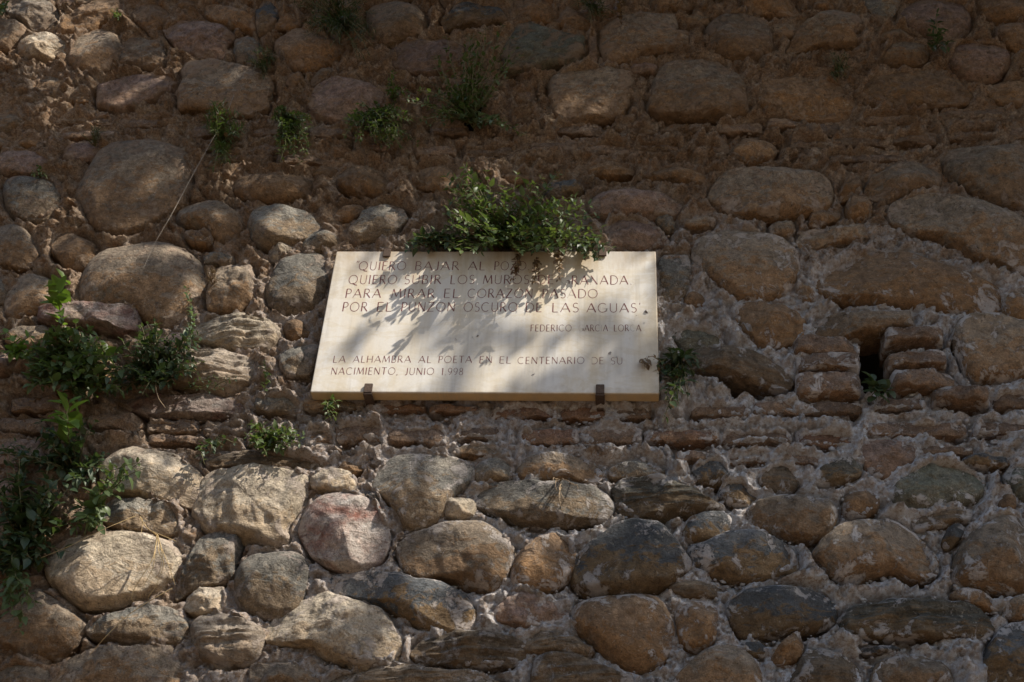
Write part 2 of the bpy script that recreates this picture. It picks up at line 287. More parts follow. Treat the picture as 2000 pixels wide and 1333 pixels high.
# ------------------------------------------------------------ the stones, outlined where they sit in the wall
# outline | shape: c cobble, a angular, b block, l layered | colour | bulge (m)
ST = """
18,-8 80,-8 105,12 110,45 95,64 70,62 45,45 20,30 12,15|a|S|.06
0,40 30,42 52,55 45,75 20,95 -8,100 -8,40|a|t|.05
42,92 60,78 100,72 128,84 140,95 115,112 100,122 60,118 40,108|a|w|.07
15,100 25,93 35,103 32,115 18,118|c|o|.03
112,55 125,35 160,20 200,0 235,5 242,22 215,45 175,68 135,70 112,68|a|o|.06
135,105 155,75 180,60 215,65 240,78 232,115 215,135 190,147 155,142 135,128|c|t|.07
245,78 285,76 320,90 322,120 318,137 270,135 230,125 238,100|a|t|.05
258,22 285,12 325,15 340,30 325,48 310,60 298,74 278,55 258,40|c|o|.05
318,60 350,38 385,45 440,55 455,70 440,90 445,115 395,116 370,105 345,95 325,75|a|p|.06
395,10 440,15 500,30 500,62 460,55 400,38|c|o|.05
355,148 370,132 410,128 455,133 490,145 530,155 535,185 525,215 490,235 460,235 400,222 352,220 350,190|b|t|.06
195,170 230,160 300,152 345,150 348,170 330,185 300,205 265,222 220,220 188,210|b|p|.05
458,75 475,70 500,72 510,100 500,130 468,128 455,105|c|g|.04
535,85 570,62 600,60 650,80 668,90 668,110 640,125 600,140 565,130 545,110|c|o|.06
535,60 550,38 575,20 590,40 585,62|a|o|.05
500,5 530,5 550,25 535,55 510,70 500,60|c|d|.05
720,15 780,10 820,20 835,45 820,70 790,78 755,92 730,80 715,45|c|s|.07
765,100 785,85 830,82 870,82 905,95 910,115 880,130 850,150 800,145 770,130|a|p|.055
600,190 615,170 650,157 690,157 725,167 748,182 752,200 720,225 690,245 650,242 615,228 600,210|c|p|.065
605,155 640,130 658,140 660,152 635,160 612,168|c|t|.04
555,160 570,140 590,142 595,160 570,175|c|o|.035
862,45 880,22 930,15 985,25 1000,50 960,55 900,58 870,62|b|d|.05
850,-8 870,-8 960,-8 960,10 900,18 875,20|c|o|.05
985,95 1005,60 1030,50 1065,60 1090,72 1140,82 1145,110 1125,128 1085,133 1040,142 985,145 980,120|b|e|.05
1000,0 1060,5 1090,20 1090,45 1060,50 1020,48 1005,30|c|o|.05
1100,22 1130,30 1165,45 1150,62 1110,64 1085,50|c|o|.05
1168,70 1200,50 1240,35 1300,32 1322,35 1320,68 1350,75 1352,102 1320,108 1260,112 1215,128 1180,125 1170,100|b|t|.055
1148,68 1166,68 1167,130 1150,130|b|B|.03
1378,65 1390,45 1415,37 1450,38 1480,42 1500,55 1508,80 1505,105 1480,118 1450,120 1415,115 1390,100 1378,85|c|t|.075
1268,-8 1350,-8 1360,8 1340,18 1290,26 1270,18|c|t|.05
1445,15 1460,-6 1520,-8 1545,5 1560,22 1550,35 1500,30 1460,30|c|o|.05
1070,160 1095,145 1140,142 1195,133 1235,145 1240,165 1232,200 1215,230 1160,240 1100,242 1080,225 1070,190|b|t|.045
1270,180 1285,140 1320,130 1370,125 1405,128 1425,145 1455,165 1458,195 1460,220 1425,232 1350,235 1290,232 1265,222 1265,200|b|t|.06
1538,100 1552,70 1575,48 1605,33 1645,30 1680,38 1690,62 1665,74 1680,92 1640,97 1600,94 1560,102|c|t|.07
1708,75 1730,62 1760,60 1790,70 1812,82 1790,88 1735,90 1718,85|c|t|.045
1718,115 1735,95 1765,86 1800,90 1815,105 1808,125 1780,132 1740,130 1720,125|c|t|.06
1750,35 1780,10 1830,5 1880,10 1900,40 1880,75 1850,95 1820,80 1790,65 1755,50|c|p|.06
1685,-6 1740,-8 1760,5 1750,30 1735,60 1715,50 1690,25|a|g|.06
1850,110 1865,92 1920,88 1965,100 1975,125 1950,155 1910,162 1880,150 1855,135|c|p|.06
1940,65 1955,52 2012,48 2012,112 1975,97 1945,80|c|o|.06
1640,5 1665,5 1668,20 1650,25 1640,20|c|o|.03
1480,165 1510,155 1590,160 1640,165 1660,190 1665,220 1640,232 1560,232 1520,215 1482,205|a|o|.045
1670,180 1700,155 1740,145 1800,145 1870,158 1900,190 1880,212 1800,215 1740,218 1690,205|a|o|.05
1905,-6 2012,-8 2012,45 1950,45 1910,30|c|o|.05
1590,5 1625,2 1632,20 1605,26 1588,20|c|o|.04
150,380 170,340 190,300 230,285 290,278 335,285 360,305 378,340 375,360 360,400 330,425 280,450 240,460 210,455 180,435 165,405|c|t|.085
-8,303 40,296 85,300 105,315 90,330 60,340 -8,345|c|p|.045
5,360 30,350 70,350 110,360 120,385 110,415 85,435 40,430 18,420 8,395|c|g|.06
-8,450 30,440 55,455 70,480 75,505 60,520 20,522 -8,515|c|t|.06
100,480 115,460 150,460 185,475 187,500 165,525 130,527 115,510 102,495|c|o|.055
160,550 175,515 205,490 250,478 300,473 345,480 375,500 395,535 395,575 375,605 360,625 330,635 290,630 275,615 240,605 170,600 158,580|c|t|.11
12,570 30,545 55,535 95,545 120,560 120,590 95,605 60,615 30,628 10,620 8,590|c|t|.065
-8,540 10,548 12,575 5,590 -8,590|c|g|.04
80,612 110,602 190,605 265,605 275,620 272,650 240,655 200,645 100,640 75,630|b|r|.08
30,645 100,643 105,680 30,690 10,670|b|t|.05
350,440 345,420 365,400 400,396 440,402 470,420 475,445 455,470 430,475 400,450|c|t|.07
458,375 465,355 500,347 560,347 600,350 612,365 600,385 560,395 500,397 470,390|c|o|.06
655,355 665,335 700,328 735,335 755,350 768,365 750,382 720,386 680,380 658,370|c|o|.065
805,345 830,330 870,333 895,345 890,370 850,378 815,370|c|o|.05
485,440 495,420 530,408 575,410 610,425 625,445 620,465 585,480 545,487 520,490 495,470|c|g|.08
590,480 605,460 630,450 655,460 662,478 640,490 615,497 592,495|c|g|.055
645,425 670,405 715,400 700,420 680,430 655,430|c|o|.035
690,440 720,410 760,400 790,410 795,430 770,455 740,470 700,475 680,460|a|g|.05
605,335 640,325 665,335 655,345 615,347|c|o|.03
520,560 530,530 550,505 590,495 625,498 645,515 640,560 625,600 590,610 560,618 530,600 518,580|c|g|.075
525,490 560,480 575,485 568,500 540,515 525,508|a|w|.05
405,600 410,560 430,525 470,518 495,530 500,560 490,590 465,610 430,615 408,612|a|t|.09
395,490 420,490 460,500 450,515 400,515|c|g|.035
355,455 400,455 420,465 410,480 370,478|c|o|.035
375,640 395,625 450,620 530,625 545,640 550,665 520,690 450,690 390,665 370,655|l|w|.07
550,640 565,628 590,630 610,645 600,660 580,670 560,660|c|o|.045
345,690 400,690 480,700 500,715 490,750 440,770 380,765 330,745 330,710|l|S|.08
545,700 555,690 590,678 625,675 615,720 605,745 560,740 545,720|b|g|.05
590,790 605,778 700,787 700,800 620,806 595,802|b|t|.04
500,778 565,778 588,795 580,812 510,808 495,795|b|g|.04
225,775 280,770 360,775 430,778 470,785 465,805 400,815 300,812 235,800|l|r|.05
175,820 200,812 260,812 280,825 270,840 200,845 172,835|b|B|.05
200,915 225,888 270,880 320,888 355,900 385,925 405,950 398,975 385,995 350,990 300,980 250,970 205,960 198,935|c|w|.10
205,985 250,980 300,982 345,995 358,1015 355,1035 330,1050 280,1045 240,1040 210,1030 190,1005|a|g|.08
400,895 420,885 500,885 625,895 660,915 640,925 560,925 450,918 405,915|l|s|.05
385,980 400,940 430,922 500,920 580,928 605,940 600,970 585,1000 560,1035 560,1060 540,1072 500,1060 450,1050 400,1035 380,1010|a|w|.10
90,1105 110,1070 150,1052 210,1045 270,1043 320,1055 345,1075 350,1100 335,1130 310,1150 265,1170 220,1185 170,1188 130,1165 100,1130|c|w|.11
365,1110 380,1075 400,1050 430,1038 465,1042 468,1065 460,1095 455,1130 420,1148 370,1160 345,1170 340,1160|a|g|.08
365,1165 395,1150 435,1148 448,1165 440,1195 405,1205 370,1200 362,1185|a|w|.06
455,1140 465,1105 495,1080 550,1077 590,1085 605,1110 600,1160 580,1195 540,1205 490,1200 460,1180|c|g|.09
60,1160 80,1150 110,1170 150,1210 170,1225 150,1260 110,1290 70,1292 40,1275 -8,1265 -8,1230 20,1200 45,1180|a|t|.09
170,1225 185,1210 230,1195 290,1180 345,1190 362,1210 365,1225 350,1250 330,1262 270,1258 220,1255 180,1245|a|g|.07
375,1225 395,1205 440,1203 490,1215 515,1235 512,1285 480,1300 430,1302 395,1290 378,1260|l|S|.08
-8,1305 30,1300 80,1302 98,1315 95,1350 -8,1350|a|t|.06
100,1333 115,1305 160,1280 220,1270 330,1262 340,1290 370,1320 385,1350 100,1355|a|t|.09
585,1040 595,1005 620,980 660,970 700,975 735,990 755,1020 760,1055 745,1095 710,1115 680,1120 640,1105 600,1080|c|q|.10
605,945 625,932 660,925 690,930 697,950 690,968 660,970 625,965 607,955|b|w|.065
640,915 680,905 715,902 718,915 690,930 650,925|a|o|.04
740,920 770,895 820,890 870,895 910,905 925,925 918,945 880,975 860,1010 825,1030 795,1030 770,1005 755,975 715,960 720,945|c|g|.09
695,965 720,960 745,975 762,1005 745,1012 725,985|l|d|.05
880,885 900,877 950,877 998,885 995,898 940,900 890,895|b|t|.05
925,915 950,902 1000,900 1005,925 990,940 940,945 920,940|c|g|.06
1010,915 1030,893 1080,888 1120,895 1160,905 1180,925 1165,940 1100,943 1050,942 1015,935|c|t|.07
915,965 940,950 1000,948 1080,945 1130,948 1165,955 1190,975 1195,1000 1170,1020 1100,1028 1040,1030 980,1010 930,985|c|g|.085
865,990 880,975 925,978 930,990 920,1010 900,1015 870,1010|a|w|.06
775,1075 800,1050 840,1035 890,1020 940,1022 975,1040 1000,1070 1005,1100 990,1140 960,1158 920,1150 870,1135 820,1130 785,1110|c|t|.10
1185,920 1215,905 1260,902 1300,912 1290,930 1240,937 1195,935|c|g|.05
1200,960 1215,940 1280,930 1320,945 1370,965 1415,990 1410,1000 1330,1008 1260,1018 1210,1000|l|k|.07
1455,1005 1480,980 1530,970 1580,972 1625,980 1638,1005 1620,1040 1590,1060 1550,1055 1500,1035 1460,1020|c|t|.08
995,1130 1005,1090 1040,1055 1080,1042 1115,1055 1125,1080 1120,1120 1095,1145 1060,1160 1010,1158|c|o|.08
1120,1120 1130,1085 1165,1055 1200,1030 1240,1018 1290,1025 1315,1050 1340,1085 1348,1110 1320,1135 1290,1150 1240,1165 1190,1168 1140,1160 1122,1140|c|d|.10
1335,1040 1345,1015 1375,1002 1410,1000 1430,1015 1425,1040 1390,1055 1355,1060 1338,1050|c|d|.06
1345,1070 1380,1055 1420,1040 1460,1038 1500,1050 1540,1070 1560,1100 1545,1120 1500,1132 1450,1140 1400,1125 1360,1105|c|d|.08
1590,1085 1610,1050 1640,1030 1690,1020 1740,1022 1780,1040 1810,1065 1832,1095 1828,1120 1800,1135 1770,1135 1740,1120 1700,1130 1635,1137 1610,1110|c|t|.09
1865,1115 1875,1070 1900,1035 1940,1010 2012,1008 2012,1162 1960,1160 1900,1148 1868,1140|c|t|.10
1840,1060 1850,1030 1875,1020 1885,1035 1875,1055 1850,1075|c|d|.045
645,1145 655,1125 700,1120 760,1122 810,1132 870,1140 910,1165 930,1200 925,1230 890,1240 840,1235 790,1215 760,1190 720,1178 690,1165 655,1165|c|d|.085
512,1240 540,1205 590,1180 630,1165 680,1175 720,1180 755,1200 780,1235 780,1270 765,1300 700,1305 660,1295 600,1270 530,1255|a|w|.11
965,1190 985,1170 1010,1150 1060,1170 1105,1195 1110,1215 1060,1230 1010,1225 975,1215|a|p|.06
1120,1190 1140,1170 1200,1168 1260,1162 1295,1175 1312,1210 1310,1260 1290,1300 1240,1310 1195,1295 1160,1255 1125,1225|c|o|.09
1320,1200 1330,1180 1370,1172 1398,1185 1400,1220 1398,1255 1370,1272 1335,1265 1322,1235|c|o|.07
1415,1180 1440,1160 1500,1148 1560,1150 1610,1165 1632,1200 1620,1220 1580,1235 1510,1248 1450,1245 1425,1220|c|d|.08
1300,1150 1330,1135 1380,1135 1415,1150 1400,1168 1340,1168|c|s|.04
1640,1210 1665,1185 1740,1178 1850,1175 1900,1190 1940,1215 1930,1245 1860,1252 1750,1252 1690,1245 1650,1230|l|k|.08
1855,1160 1880,1148 1915,1155 1955,1175 1960,1185 1930,1195 1880,1180|c|o|.05
1960,1180 1985,1165 2012,1165 2012,1215 1975,1210 1960,1200|c|t|.06
1920,1290 1935,1250 1965,1220 2012,1215 2012,1355 1910,1355|c|d|.08
805,1280 820,1255 870,1240 920,1240 980,1240 1020,1255 1030,1275 1000,1300 950,1308 870,1305 815,1295|l|s|.08
625,1340 640,1315 700,1305 780,1298 830,1308 940,1315 1000,1350 630,1360|l|s|.07
490,1302 530,1298 590,1300 620,1325 620,1355 485,1355|a|t|.06
1015,1250 1030,1235 1080,1235 1130,1250 1158,1270 1155,1285 1100,1285 1030,1275|l|s|.055
1040,1300 1060,1278 1120,1282 1180,1302 1240,1330 1240,1355 1030,1355|l|s|.07
1300,1355 1340,1300 1380,1270 1420,1258 1450,1270 1480,1300 1500,1355|c|t|.09
1440,1255 1480,1252 1500,1265 1495,1285 1460,1280|c|d|.04
1510,1275 1530,1255 1560,1230 1570,1265 1560,1290 1530,1302 1505,1295|a|o|.07
1540,1333 1570,1280 1600,1270 1650,1285 1680,1310 1685,1355 1530,1355|a|s|.08
1700,1355 1705,1300 1740,1285 1800,1282 1850,1300 1870,1355|c|t|.08
1680,1265 1750,1262 1760,1270 1730,1280 1690,1278|l|d|.04
1585,940 1610,910 1650,898 1680,897 1685,915 1680,935 1640,945 1600,948|a|k|.06
1670,870 1700,862 1760,862 1795,880 1785,905 1750,930 1700,935 1675,895|a|p|.045
1740,965 1760,930 1800,910 1860,905 1920,930 1925,960 1900,985 1850,992 1800,995 1755,985|a|e|.06
1880,895 1930,890 1980,895 1975,910 1920,915 1885,910|l|d|.04
1645,990 1655,965 1700,960 1720,975 1715,1000 1680,1015 1650,1010|c|o|.055
1945,985 1960,965 1985,970 1985,1000 1955,1005|c|o|.05
1780,1010 1850,1000 1900,998 1895,1018 1850,1030 1790,1035|l|s|.05
1385,385 1400,358 1430,342 1480,335 1560,342 1610,350 1622,375 1618,405 1580,420 1500,432 1440,430 1405,410|c|t|.085
1688,370 1700,350 1740,330 1790,322 1815,330 1840,355 1835,378 1790,385 1740,395 1700,385|c|t|.08
1835,315 1850,298 1900,292 1960,290 2012,290 2012,420 1960,408 1915,390 1885,370 1845,345|c|t|.10
1640,375 1655,350 1680,345 1685,375 1660,385 1640,392|c|o|.045
1652,400 1660,385 1680,380 1700,395 1705,415 1690,432 1665,432 1652,418|c|o|.06
1735,420 1745,400 1780,390 1830,388 1880,395 1940,408 2012,438 2012,540 1950,520 1890,505 1850,480 1800,468 1765,450 1740,435|c|t|.095
1582,420 1600,415 1640,415 1640,428 1600,445 1580,440|a|o|.04
1555,470 1570,452 1620,448 1680,445 1712,460 1690,470 1640,480 1600,487 1565,485|a|t|.055
1600,540 1620,520 1650,502 1700,498 1760,502 1830,518 1900,540 1945,560 1955,590 1940,620 1880,618 1800,610 1740,600 1670,595 1620,590 1600,565|c|o|.085
1355,490 1370,468 1410,455 1460,455 1520,465 1555,490 1565,525 1550,560 1520,580 1470,585 1430,580 1400,555 1370,525 1358,505|c|t|.085
1960,580 1985,565 2012,565 2012,630 1970,630 1955,610|c|o|.06
1435,600 1470,592 1530,600 1560,610 1575,630 1570,660 1530,680 1490,675 1450,645 1435,620|a|o|.065
1590,630 1640,622 1700,618 1780,615 1785,645 1700,660 1640,668 1595,655|b|t|.07
1858,650 1865,630 1920,625 2012,640 2012,740 1950,745 1900,750 1880,720 1870,690|b|t|.08
1325,700 1370,690 1440,690 1500,705 1530,722 1545,742 1535,760 1490,756 1435,748 1395,735 1340,730|a|s|.085
1555,545 1565,540 1590,570 1595,590 1570,595 1555,575|a|t|.045
1310,650 1350,640 1400,650 1420,675 1400,687 1340,686|a|e|.035
1332,590 1345,572 1370,573 1382,590 1375,600 1345,602|c|o|.04
1148,405 1165,385 1210,373 1260,378 1310,392 1335,405 1320,425 1270,430 1200,433 1155,425|c|p|.075
1275,424 1312,412 1320,450 1300,455|a|g|.035
1175,440 1200,430 1240,430 1290,447 1310,475 1250,490 1190,485|a|p|.045
1260,345 1280,325 1330,330 1380,345 1380,365 1330,362 1270,350|c|o|.045
1335,435 1380,428 1400,432 1395,445 1350,450 1335,445|b|t|.035
1060,375 1075,360 1120,360 1142,370 1130,385 1080,395|l|d|.05
1130,330 1180,318 1230,325 1240,340 1190,350 1140,345|l|o|.04
1285,510 1300,495 1350,500 1350,560 1320,590 1290,580|a|g|.03
1500,440 1545,432 1555,445 1540,465 1505,460|a|t|.04
"""
BR = """
865,152 1010,168 B;1000,176 1044,198 B;1000,201 1047,226 B;1000,229 1048,244 B;860,178 898,192 B;856,200 900,214 B
1085,246 1178,263 B;1190,246 1285,262 B;1292,245 1386,261 B;1400,241 1488,258 B;1500,237 1560,252 B;1575,240 1640,262 B;1680,225 1822,242 B;1836,212 1975,232 B
1035,280 1128,299 B;1137,278 1232,298 B;1241,277 1332,298 B;1350,281 1430,299 B;1540,273 1620,291 B;1622,263 1735,284 B;1745,262 1828,282 B;1850,252 1950,274 B;1965,246 2012,268 B
1620,302 1800,316 B;370,250 468,268 B;480,250 590,267 B;602,252 690,270 B;395,278 480,294 B;492,280 600,297 B;690,280 778,298 R;810,290 890,308 B;905,285 1010,306 B;420,305 520,320 B;540,306 640,322 B
100,226 220,242 B;232,228 350,246 B;120,255 230,270 B;840,245 915,262 B
1348,792 1462,815 B;1472,786 1560,812 B;1572,788 1684,811 B;1704,776 1806,802 B;1820,770 1928,797 B;1942,770 2012,800 B
600,842 648,866 B;655,832 750,863 B;756,838 872,868 B;890,838 982,864 B;1012,840 1130,866 R;1138,838 1252,867 B;1258,842 1402,866 R;1410,845 1545,868 B;1558,842 1672,870 R;1688,828 1886,856 B;1902,825 2012,851 B
740,790 830,806 R;838,793 935,808 R;1092,797 1190,820 R;1200,795 1272,816 B;960,797 1080,818 R
1550,672 1672,702 B;1555,705 1675,736 B;1553,738 1678,779 B;1724,655 1840,684 B;1732,702 1846,727 B;1742,733 1860,768 B
285,820 385,842 B;395,825 480,848 B;20,775 120,800 B;0,820 90,842 B;480,845 575,868 B;290,850 400,868 B
1420,885 1500,905 B;1320,880 1400,897 B;1510,890 1600,905 B;1800,875 1900,890 B
"""
HOLES = [([(1677, 662), (1722, 662), (1734, 700), (1742, 776), (1686, 780), (1676, 740)], 0.9),
         ([(903, 172), (945, 172), (940, 250), (925, 262), (902, 255)], 0.4),
         ([(1400, 768), (1440, 786), (1540, 782), (1550, 755), (1480, 745), (1405, 745)], 0.30)]
OFF = 0.02
def wall_poly(pts): return np.array([[*(P(x, y, OFF)[[0, 2]])] for x, y in pts])
def chaikin(p, n=1, q=0.25):
    for _ in range(n):
        nx = np.roll(p, -1, 0)
        p = np.stack([p*(1-q)+nx*q, p*q+nx*(1-q)], 1).reshape(-1, 2)
    return p
def resample(p, n):
    pp = np.vstack([p, p[:1]]); d = np.r_[0, np.cumsum(np.linalg.norm(np.diff(pp, axis=0), axis=1))]
    t = np.linspace(0, d[-1], n, endpoint=False)
    return np.stack([np.interp(t, d, pp[:, 0]), np.interp(t, d, pp[:, 1])], 1)
def area_cent(p):
    x, y = p[:, 0], p[:, 1]; x1, y1 = np.roll(x, -1), np.roll(y, -1); c = x*y1-x1*y; A = c.sum()/2
    return abs(A), np.array([((x+x1)*c).sum()/(6*A), ((y+y1)*c).sum()/(6*A)])
def stone_geo(poly, kind, H, seed, res=1.0):
    r = np.random.default_rng(seed)
    A, c = area_cent(poly); size = math.sqrt(A)
    poly = c+(poly-c)*(1.07 if kind != 'b' else 1.03)
    b = chaikin(poly, 2, 0.21) if kind in 'c' else chaikin(poly, 1, 0.10 if kind == 'b' else 0.13)
    per = np.linalg.norm(np.diff(np.vstack([b, b[:1]]), axis=0), axis=1).sum()
    n = int(np.clip(per/(0.0072/res), 18, 124)); K = int(np.clip(n/4.6, 5, 25))
    b = resample(b, n)
    rr = np.sin(np.linspace(0.0, 1, K+1)*np.pi/2)**0.9; rr[0] = 0; rr = rr[1:]
    U = c[None, None] + rr[:, None, None]*(b-c)[None]                      # K,n,2
    U = U.reshape(-1, 2); R = np.repeat(rr, n); U = np.vstack([c[None], U]); R = np.r_[0, R]
    if kind == 'c': h = (1-R**(2.5+r.uniform(0, 2.8)))**r.uniform(0.55, 0.75)
    elif kind == 'b': h = (1-R**14)**0.6
    elif kind == 'l': h = (1-R**4.5)**0.6
    else: h = (1-R**4)**0.65
    q = (U-c)/size
    if kind in 'al':
        cut = np.full(len(h), 9.0)
        for _ in range(8 if kind == 'a' else 3):
            a = r.uniform(0, 2*np.pi); s = r.uniform(0.35, 1.15); a0 = r.uniform(0.72, 1.0)
            cut = np.minimum(cut, a0 + 0.12 - s*(q[:, 0]*np.cos(a)+q[:, 1]*np.sin(a)))
        h = np.minimum(h, np.maximum(cut, 0.15))
    if kind == 'c':     # lopsided: belly lower or higher
        h = h*(1 + 0.22*r.uniform(-1, 1)*q[:, 0] + 0.28*r.uniform(-1, 0.6)*q[:, 1])
        a = r.uniform(0, 2*np.pi)
        h = np.minimum(h, np.maximum(0.9 - 0.8*(q[:, 0]*np.cos(a)+q[:, 1]*np.sin(a)), .2)) if r.random() < 0.7 else h
    if kind in 'cb':
        for _ in range(3 if kind == 'c' else 1):
            a = r.uniform(0, 2*np.pi); dd = r.uniform(.75, 1.0)+(.25 if kind == 'b' else 0); sl = r.uniform(.8, 1.6)
            h = np.minimum(h, np.maximum(dd+.28-sl*(q[:, 0]*np.cos(a)+q[:, 1]*np.sin(a)), .12))
    sp = np.stack([U[:, 0], h*H, U[:, 1]], 1) + seed*3.17
    amp = {'c': 0.15, 'a': 0.34, 'b': 0.22, 'l': 0.28}[kind]
    n1 = fbm(sp*(2.4/size), 3, seed)
    h = h*(1 + amp*1.1*n1)
    y = h*H
    if kind == 'l':
        l = fbm(np.stack([sp[:, 0]*6, sp[:, 1]*8, (sp[:, 2]-0.12*sp[:, 0])*55], 1), 3, seed+5, ridged=True)
        y = y + np.minimum(0.016, 0.24*H)*l*(1-R**6)
    rough = {'c': 0.0036, 'a': 0.0080, 'b': 0.0060, 'l': 0.0060}[kind]
    y = y + rough*fbm(sp*38, 4, seed+9, 0.6) + (0.008 if kind == 'a' else 0.0045)*fbm(sp*13, 3, seed+11, ridged=(kind == 'a'))
    jx = fbm(sp*(3/size), 4, seed+21, 0.55)*size*(0.05 if kind == 'c' else 0.08); jz = fbm(sp*(3/size)+9.1, 4, seed+31, 0.55)*size*(0.05 if kind == 'c' else 0.08)
    jx += fbm(sp*45, 2, seed+41)*0.0015*(kind != 'c'); jz += fbm(sp*45+5, 2, seed+43)*0.0015*(kind != 'c')
    V = np.stack([U[:, 0]+jx*R, -OFF*0.3 - y, U[:, 1]+jz*R], 1)
    # skirt back into the bed
    last = V[-n:].copy(); s1 = last.copy(); s1[:, 1] += 0.02; s1[:, 0] = c[0]+(s1[:, 0]-c[0])*0.985; s1[:, 2] = c[1]+(s1[:, 2]-c[1])*0.985
    s2 = s1.copy(); s2[:, 1] += 0.06; s2[:, 0] = c[0]+(s2[:, 0]-c[0])*0.9; s2[:, 2] = c[1]+(s2[:, 2]-c[1])*0.9
    V = np.vstack([V, s1, s2])
    j = np.arange(n); j2 = (j+1) % n; Fc = []
    orient = 1 if np.cross(b[1]-b[0], b[2]-b[1]) is not None else 1
    for k in range(K+1):
        a0 = 1+k*n; a1 = 1+(k+1)*n
        Fc.append(np.stack([a0+j, a1+j, a1+j2, a0+j2], 1))
    tri = np.stack([np.zeros(n, int), 1+j, 1+j2, 1+j2], 1)
    x, z = b[:, 0], b[:, 1]; ccw = (x*np.roll(z, -1)-np.roll(x, -1)*z).sum() > 0
    Fq = np.concatenate(Fc)
    T3 = tri[:, :3]
    if not ccw: Fq = Fq[:, ::-1]; T3 = T3[:, ::-1]
    return V, Fq, T3, c
def make_stone_mesh(name, poly, kind, H, seed, mat, res=1.0):
    V, Fq, T3, c = stone_geo(poly, kind, H, seed, res)
    V = V - np.array([c[0], 0, c[1]])
    me = bpy.data.meshes.new(name)
    nq, ntr = len(Fq), len(T3)
    me.vertices.add(len(V)); me.vertices.foreach_set('co', V.astype(np.float32).ravel())
    idx = np.r_[Fq.ravel(), T3.ravel()].astype(np.int32)
    me.loops.add(len(idx)); me.loops.foreach_set('vertex_index', idx)
    st = np.r_[np.arange(nq)*4, nq*4+np.arange(ntr)*3].astype(np.int32)
    me.polygons.add(nq+ntr); me.polygons.foreach_set('loop_start', st)
    me.polygons.foreach_set('loop_total', np.r_[np.full(nq, 4), np.full(ntr, 3)].astype(np.int32))
    me.update(calc_edges=True)
    me.polygons.foreach_set('use_smooth', np.ones(nq+ntr, bool)); me.materials.append(mat)
    return me, c

wall = thing('stone_wall', 'old rubble wall of rounded river stones, brick courses and crumbling clay mortar behind the plaque', 'wall')
polys = []      # every bedded piece, for the mortar
parts = []
for i, ln in enumerate([l for l in ST.strip().splitlines() if l.strip()]):
    pts, kind, col, H = ln.split('|')
    poly = wall_poly([tuple(map(float, s.split(','))) for s in pts.split()])
    parts.append(('stone', poly, kind, float(H)*(0.92 if poly[:, 1].mean() > 4.15 else 0.78), SM[col], 100+i)); polys.append(poly)
bricks = [b for l in BR.strip().splitlines() for b in l.split(';')]
for i, bs in enumerate(bricks):
    a, b, col = bs.split(); x0, y0 = map(float, a.split(',')); x1, y1 = map(float, b.split(','))
    r = random.Random(i); j = lambda s: r.uniform(-s, s)
    xs = np.linspace(x0, x1, 5); t = j(2.5)
    top = [(x, y0+j(2.6)+t*(x-x0)/(x1-x0)) for x in xs]; bot = [(x, y1+j(2.6)+t*(x-x0)/(x1-x0)) for x in xs[::-1]]
    poly = wall_poly(top+bot)
    proud = 0.017 if not (1540 < x0 < 1860 and 650 < y0 < 775) else 0.06
    parts.append(('brick', poly, 'b', proud+r.uniform(-.010, .008), SM[col], 900+i)); polys.append(poly)
hole_polys = [(np.array([[*(P(x, y, 0)[[0, 2]])] for x, y in pts]), d) for pts, d in HOLES]

# visible window of the wall
xs_ = [P(px, py)[0] for px in (0, 2000) for py in (0, 1333)]; zs_ = [P(px, py)[2] for px in (0, 1000, 2000) for py in (0, 1333)]
X0, X1, Z0, Z1 = min(xs_)-.06, max(xs_)+.06, min(zs_)-.06, max(zs_)+.06
print('window', X0, X1, Z0, Z1, 'plaque', P(657, 491, .07), P(1280, 492, .07), P(605, 765, .07), P(1288, 768, .07))
STEP = 0.0054
def axis(lo, hi, far_lo, far_hi):
    mid = np.arange(lo, hi, STEP)
    def run(start, end, sgn):
        out = []; s = STEP; v = start
        while (v*sgn) < (end*sgn): s = min(s*1.12, 0.12); v += sgn*s; out.append(v)
        return out
    return np.array(run(lo, far_lo, -1)[::-1] + list(mid) + run(hi, far_hi, 1))
gx = axis(X0, X1, -7, 7); gz = axis(Z0, Z1, -0.1, 8.6)
GX, GZ = np.meshgrid(gx, gz)
print('grid', GX.shape)
def sdist(poly, X, Z):
    x = X.ravel(); z = Z.ravel(); d2 = np.full(x.shape, 1e9); ins = np.zeros(x.shape, bool)
    a = poly; b = np.roll(poly, -1, 0)
    for (ax, az), (bx, bz) in zip(a, b):
        ex, ez = bx-ax, bz-az; L = ex*ex+ez*ez+1e-12
        t = np.clip(((x-ax)*ex+(z-az)*ez)/L, 0, 1)
        d2 = np.minimum(d2, (x-ax-t*ex)**2+(z-az-t*ez)**2)
        cond = (az > z) != (bz > z)
        ins ^= cond & (x < (bx-ax)*(z-az)/(bz-az+1e-15)+ax)
    d = np.sqrt(d2); d[ins] *= -1
    return d.reshape(X.shape)
D = np.full(GX.shape, 0.3)
def stamp(poly):
    m = 0.1
    i0, i1 = np.searchsorted(gx, [poly[:, 0].min()-m, poly[:, 0].max()+m]); j0, j1 = np.searchsorted(gz, [poly[:, 1].min()-m, poly[:, 1].max()+m])
    if i1 <= i0 or j1 <= j0: return
    sub = (slice(j0, j1), slice(i0, i1)); D[sub] = np.minimum(D[sub], sdist(poly, GX[sub], GZ[sub]))
for p in polys: stamp(chaikin(p, 1))
plq = np.array([[*(P(x, y, .05)[[0, 2]])] for x, y in ((650, 488), (1283, 488), (1291, 778), (600, 778))])
Dh = np.full(GX.shape, 0.3)
for hp, d in hole_polys:
    Dh = np.minimum(Dh, sdist(hp, GX, GZ))
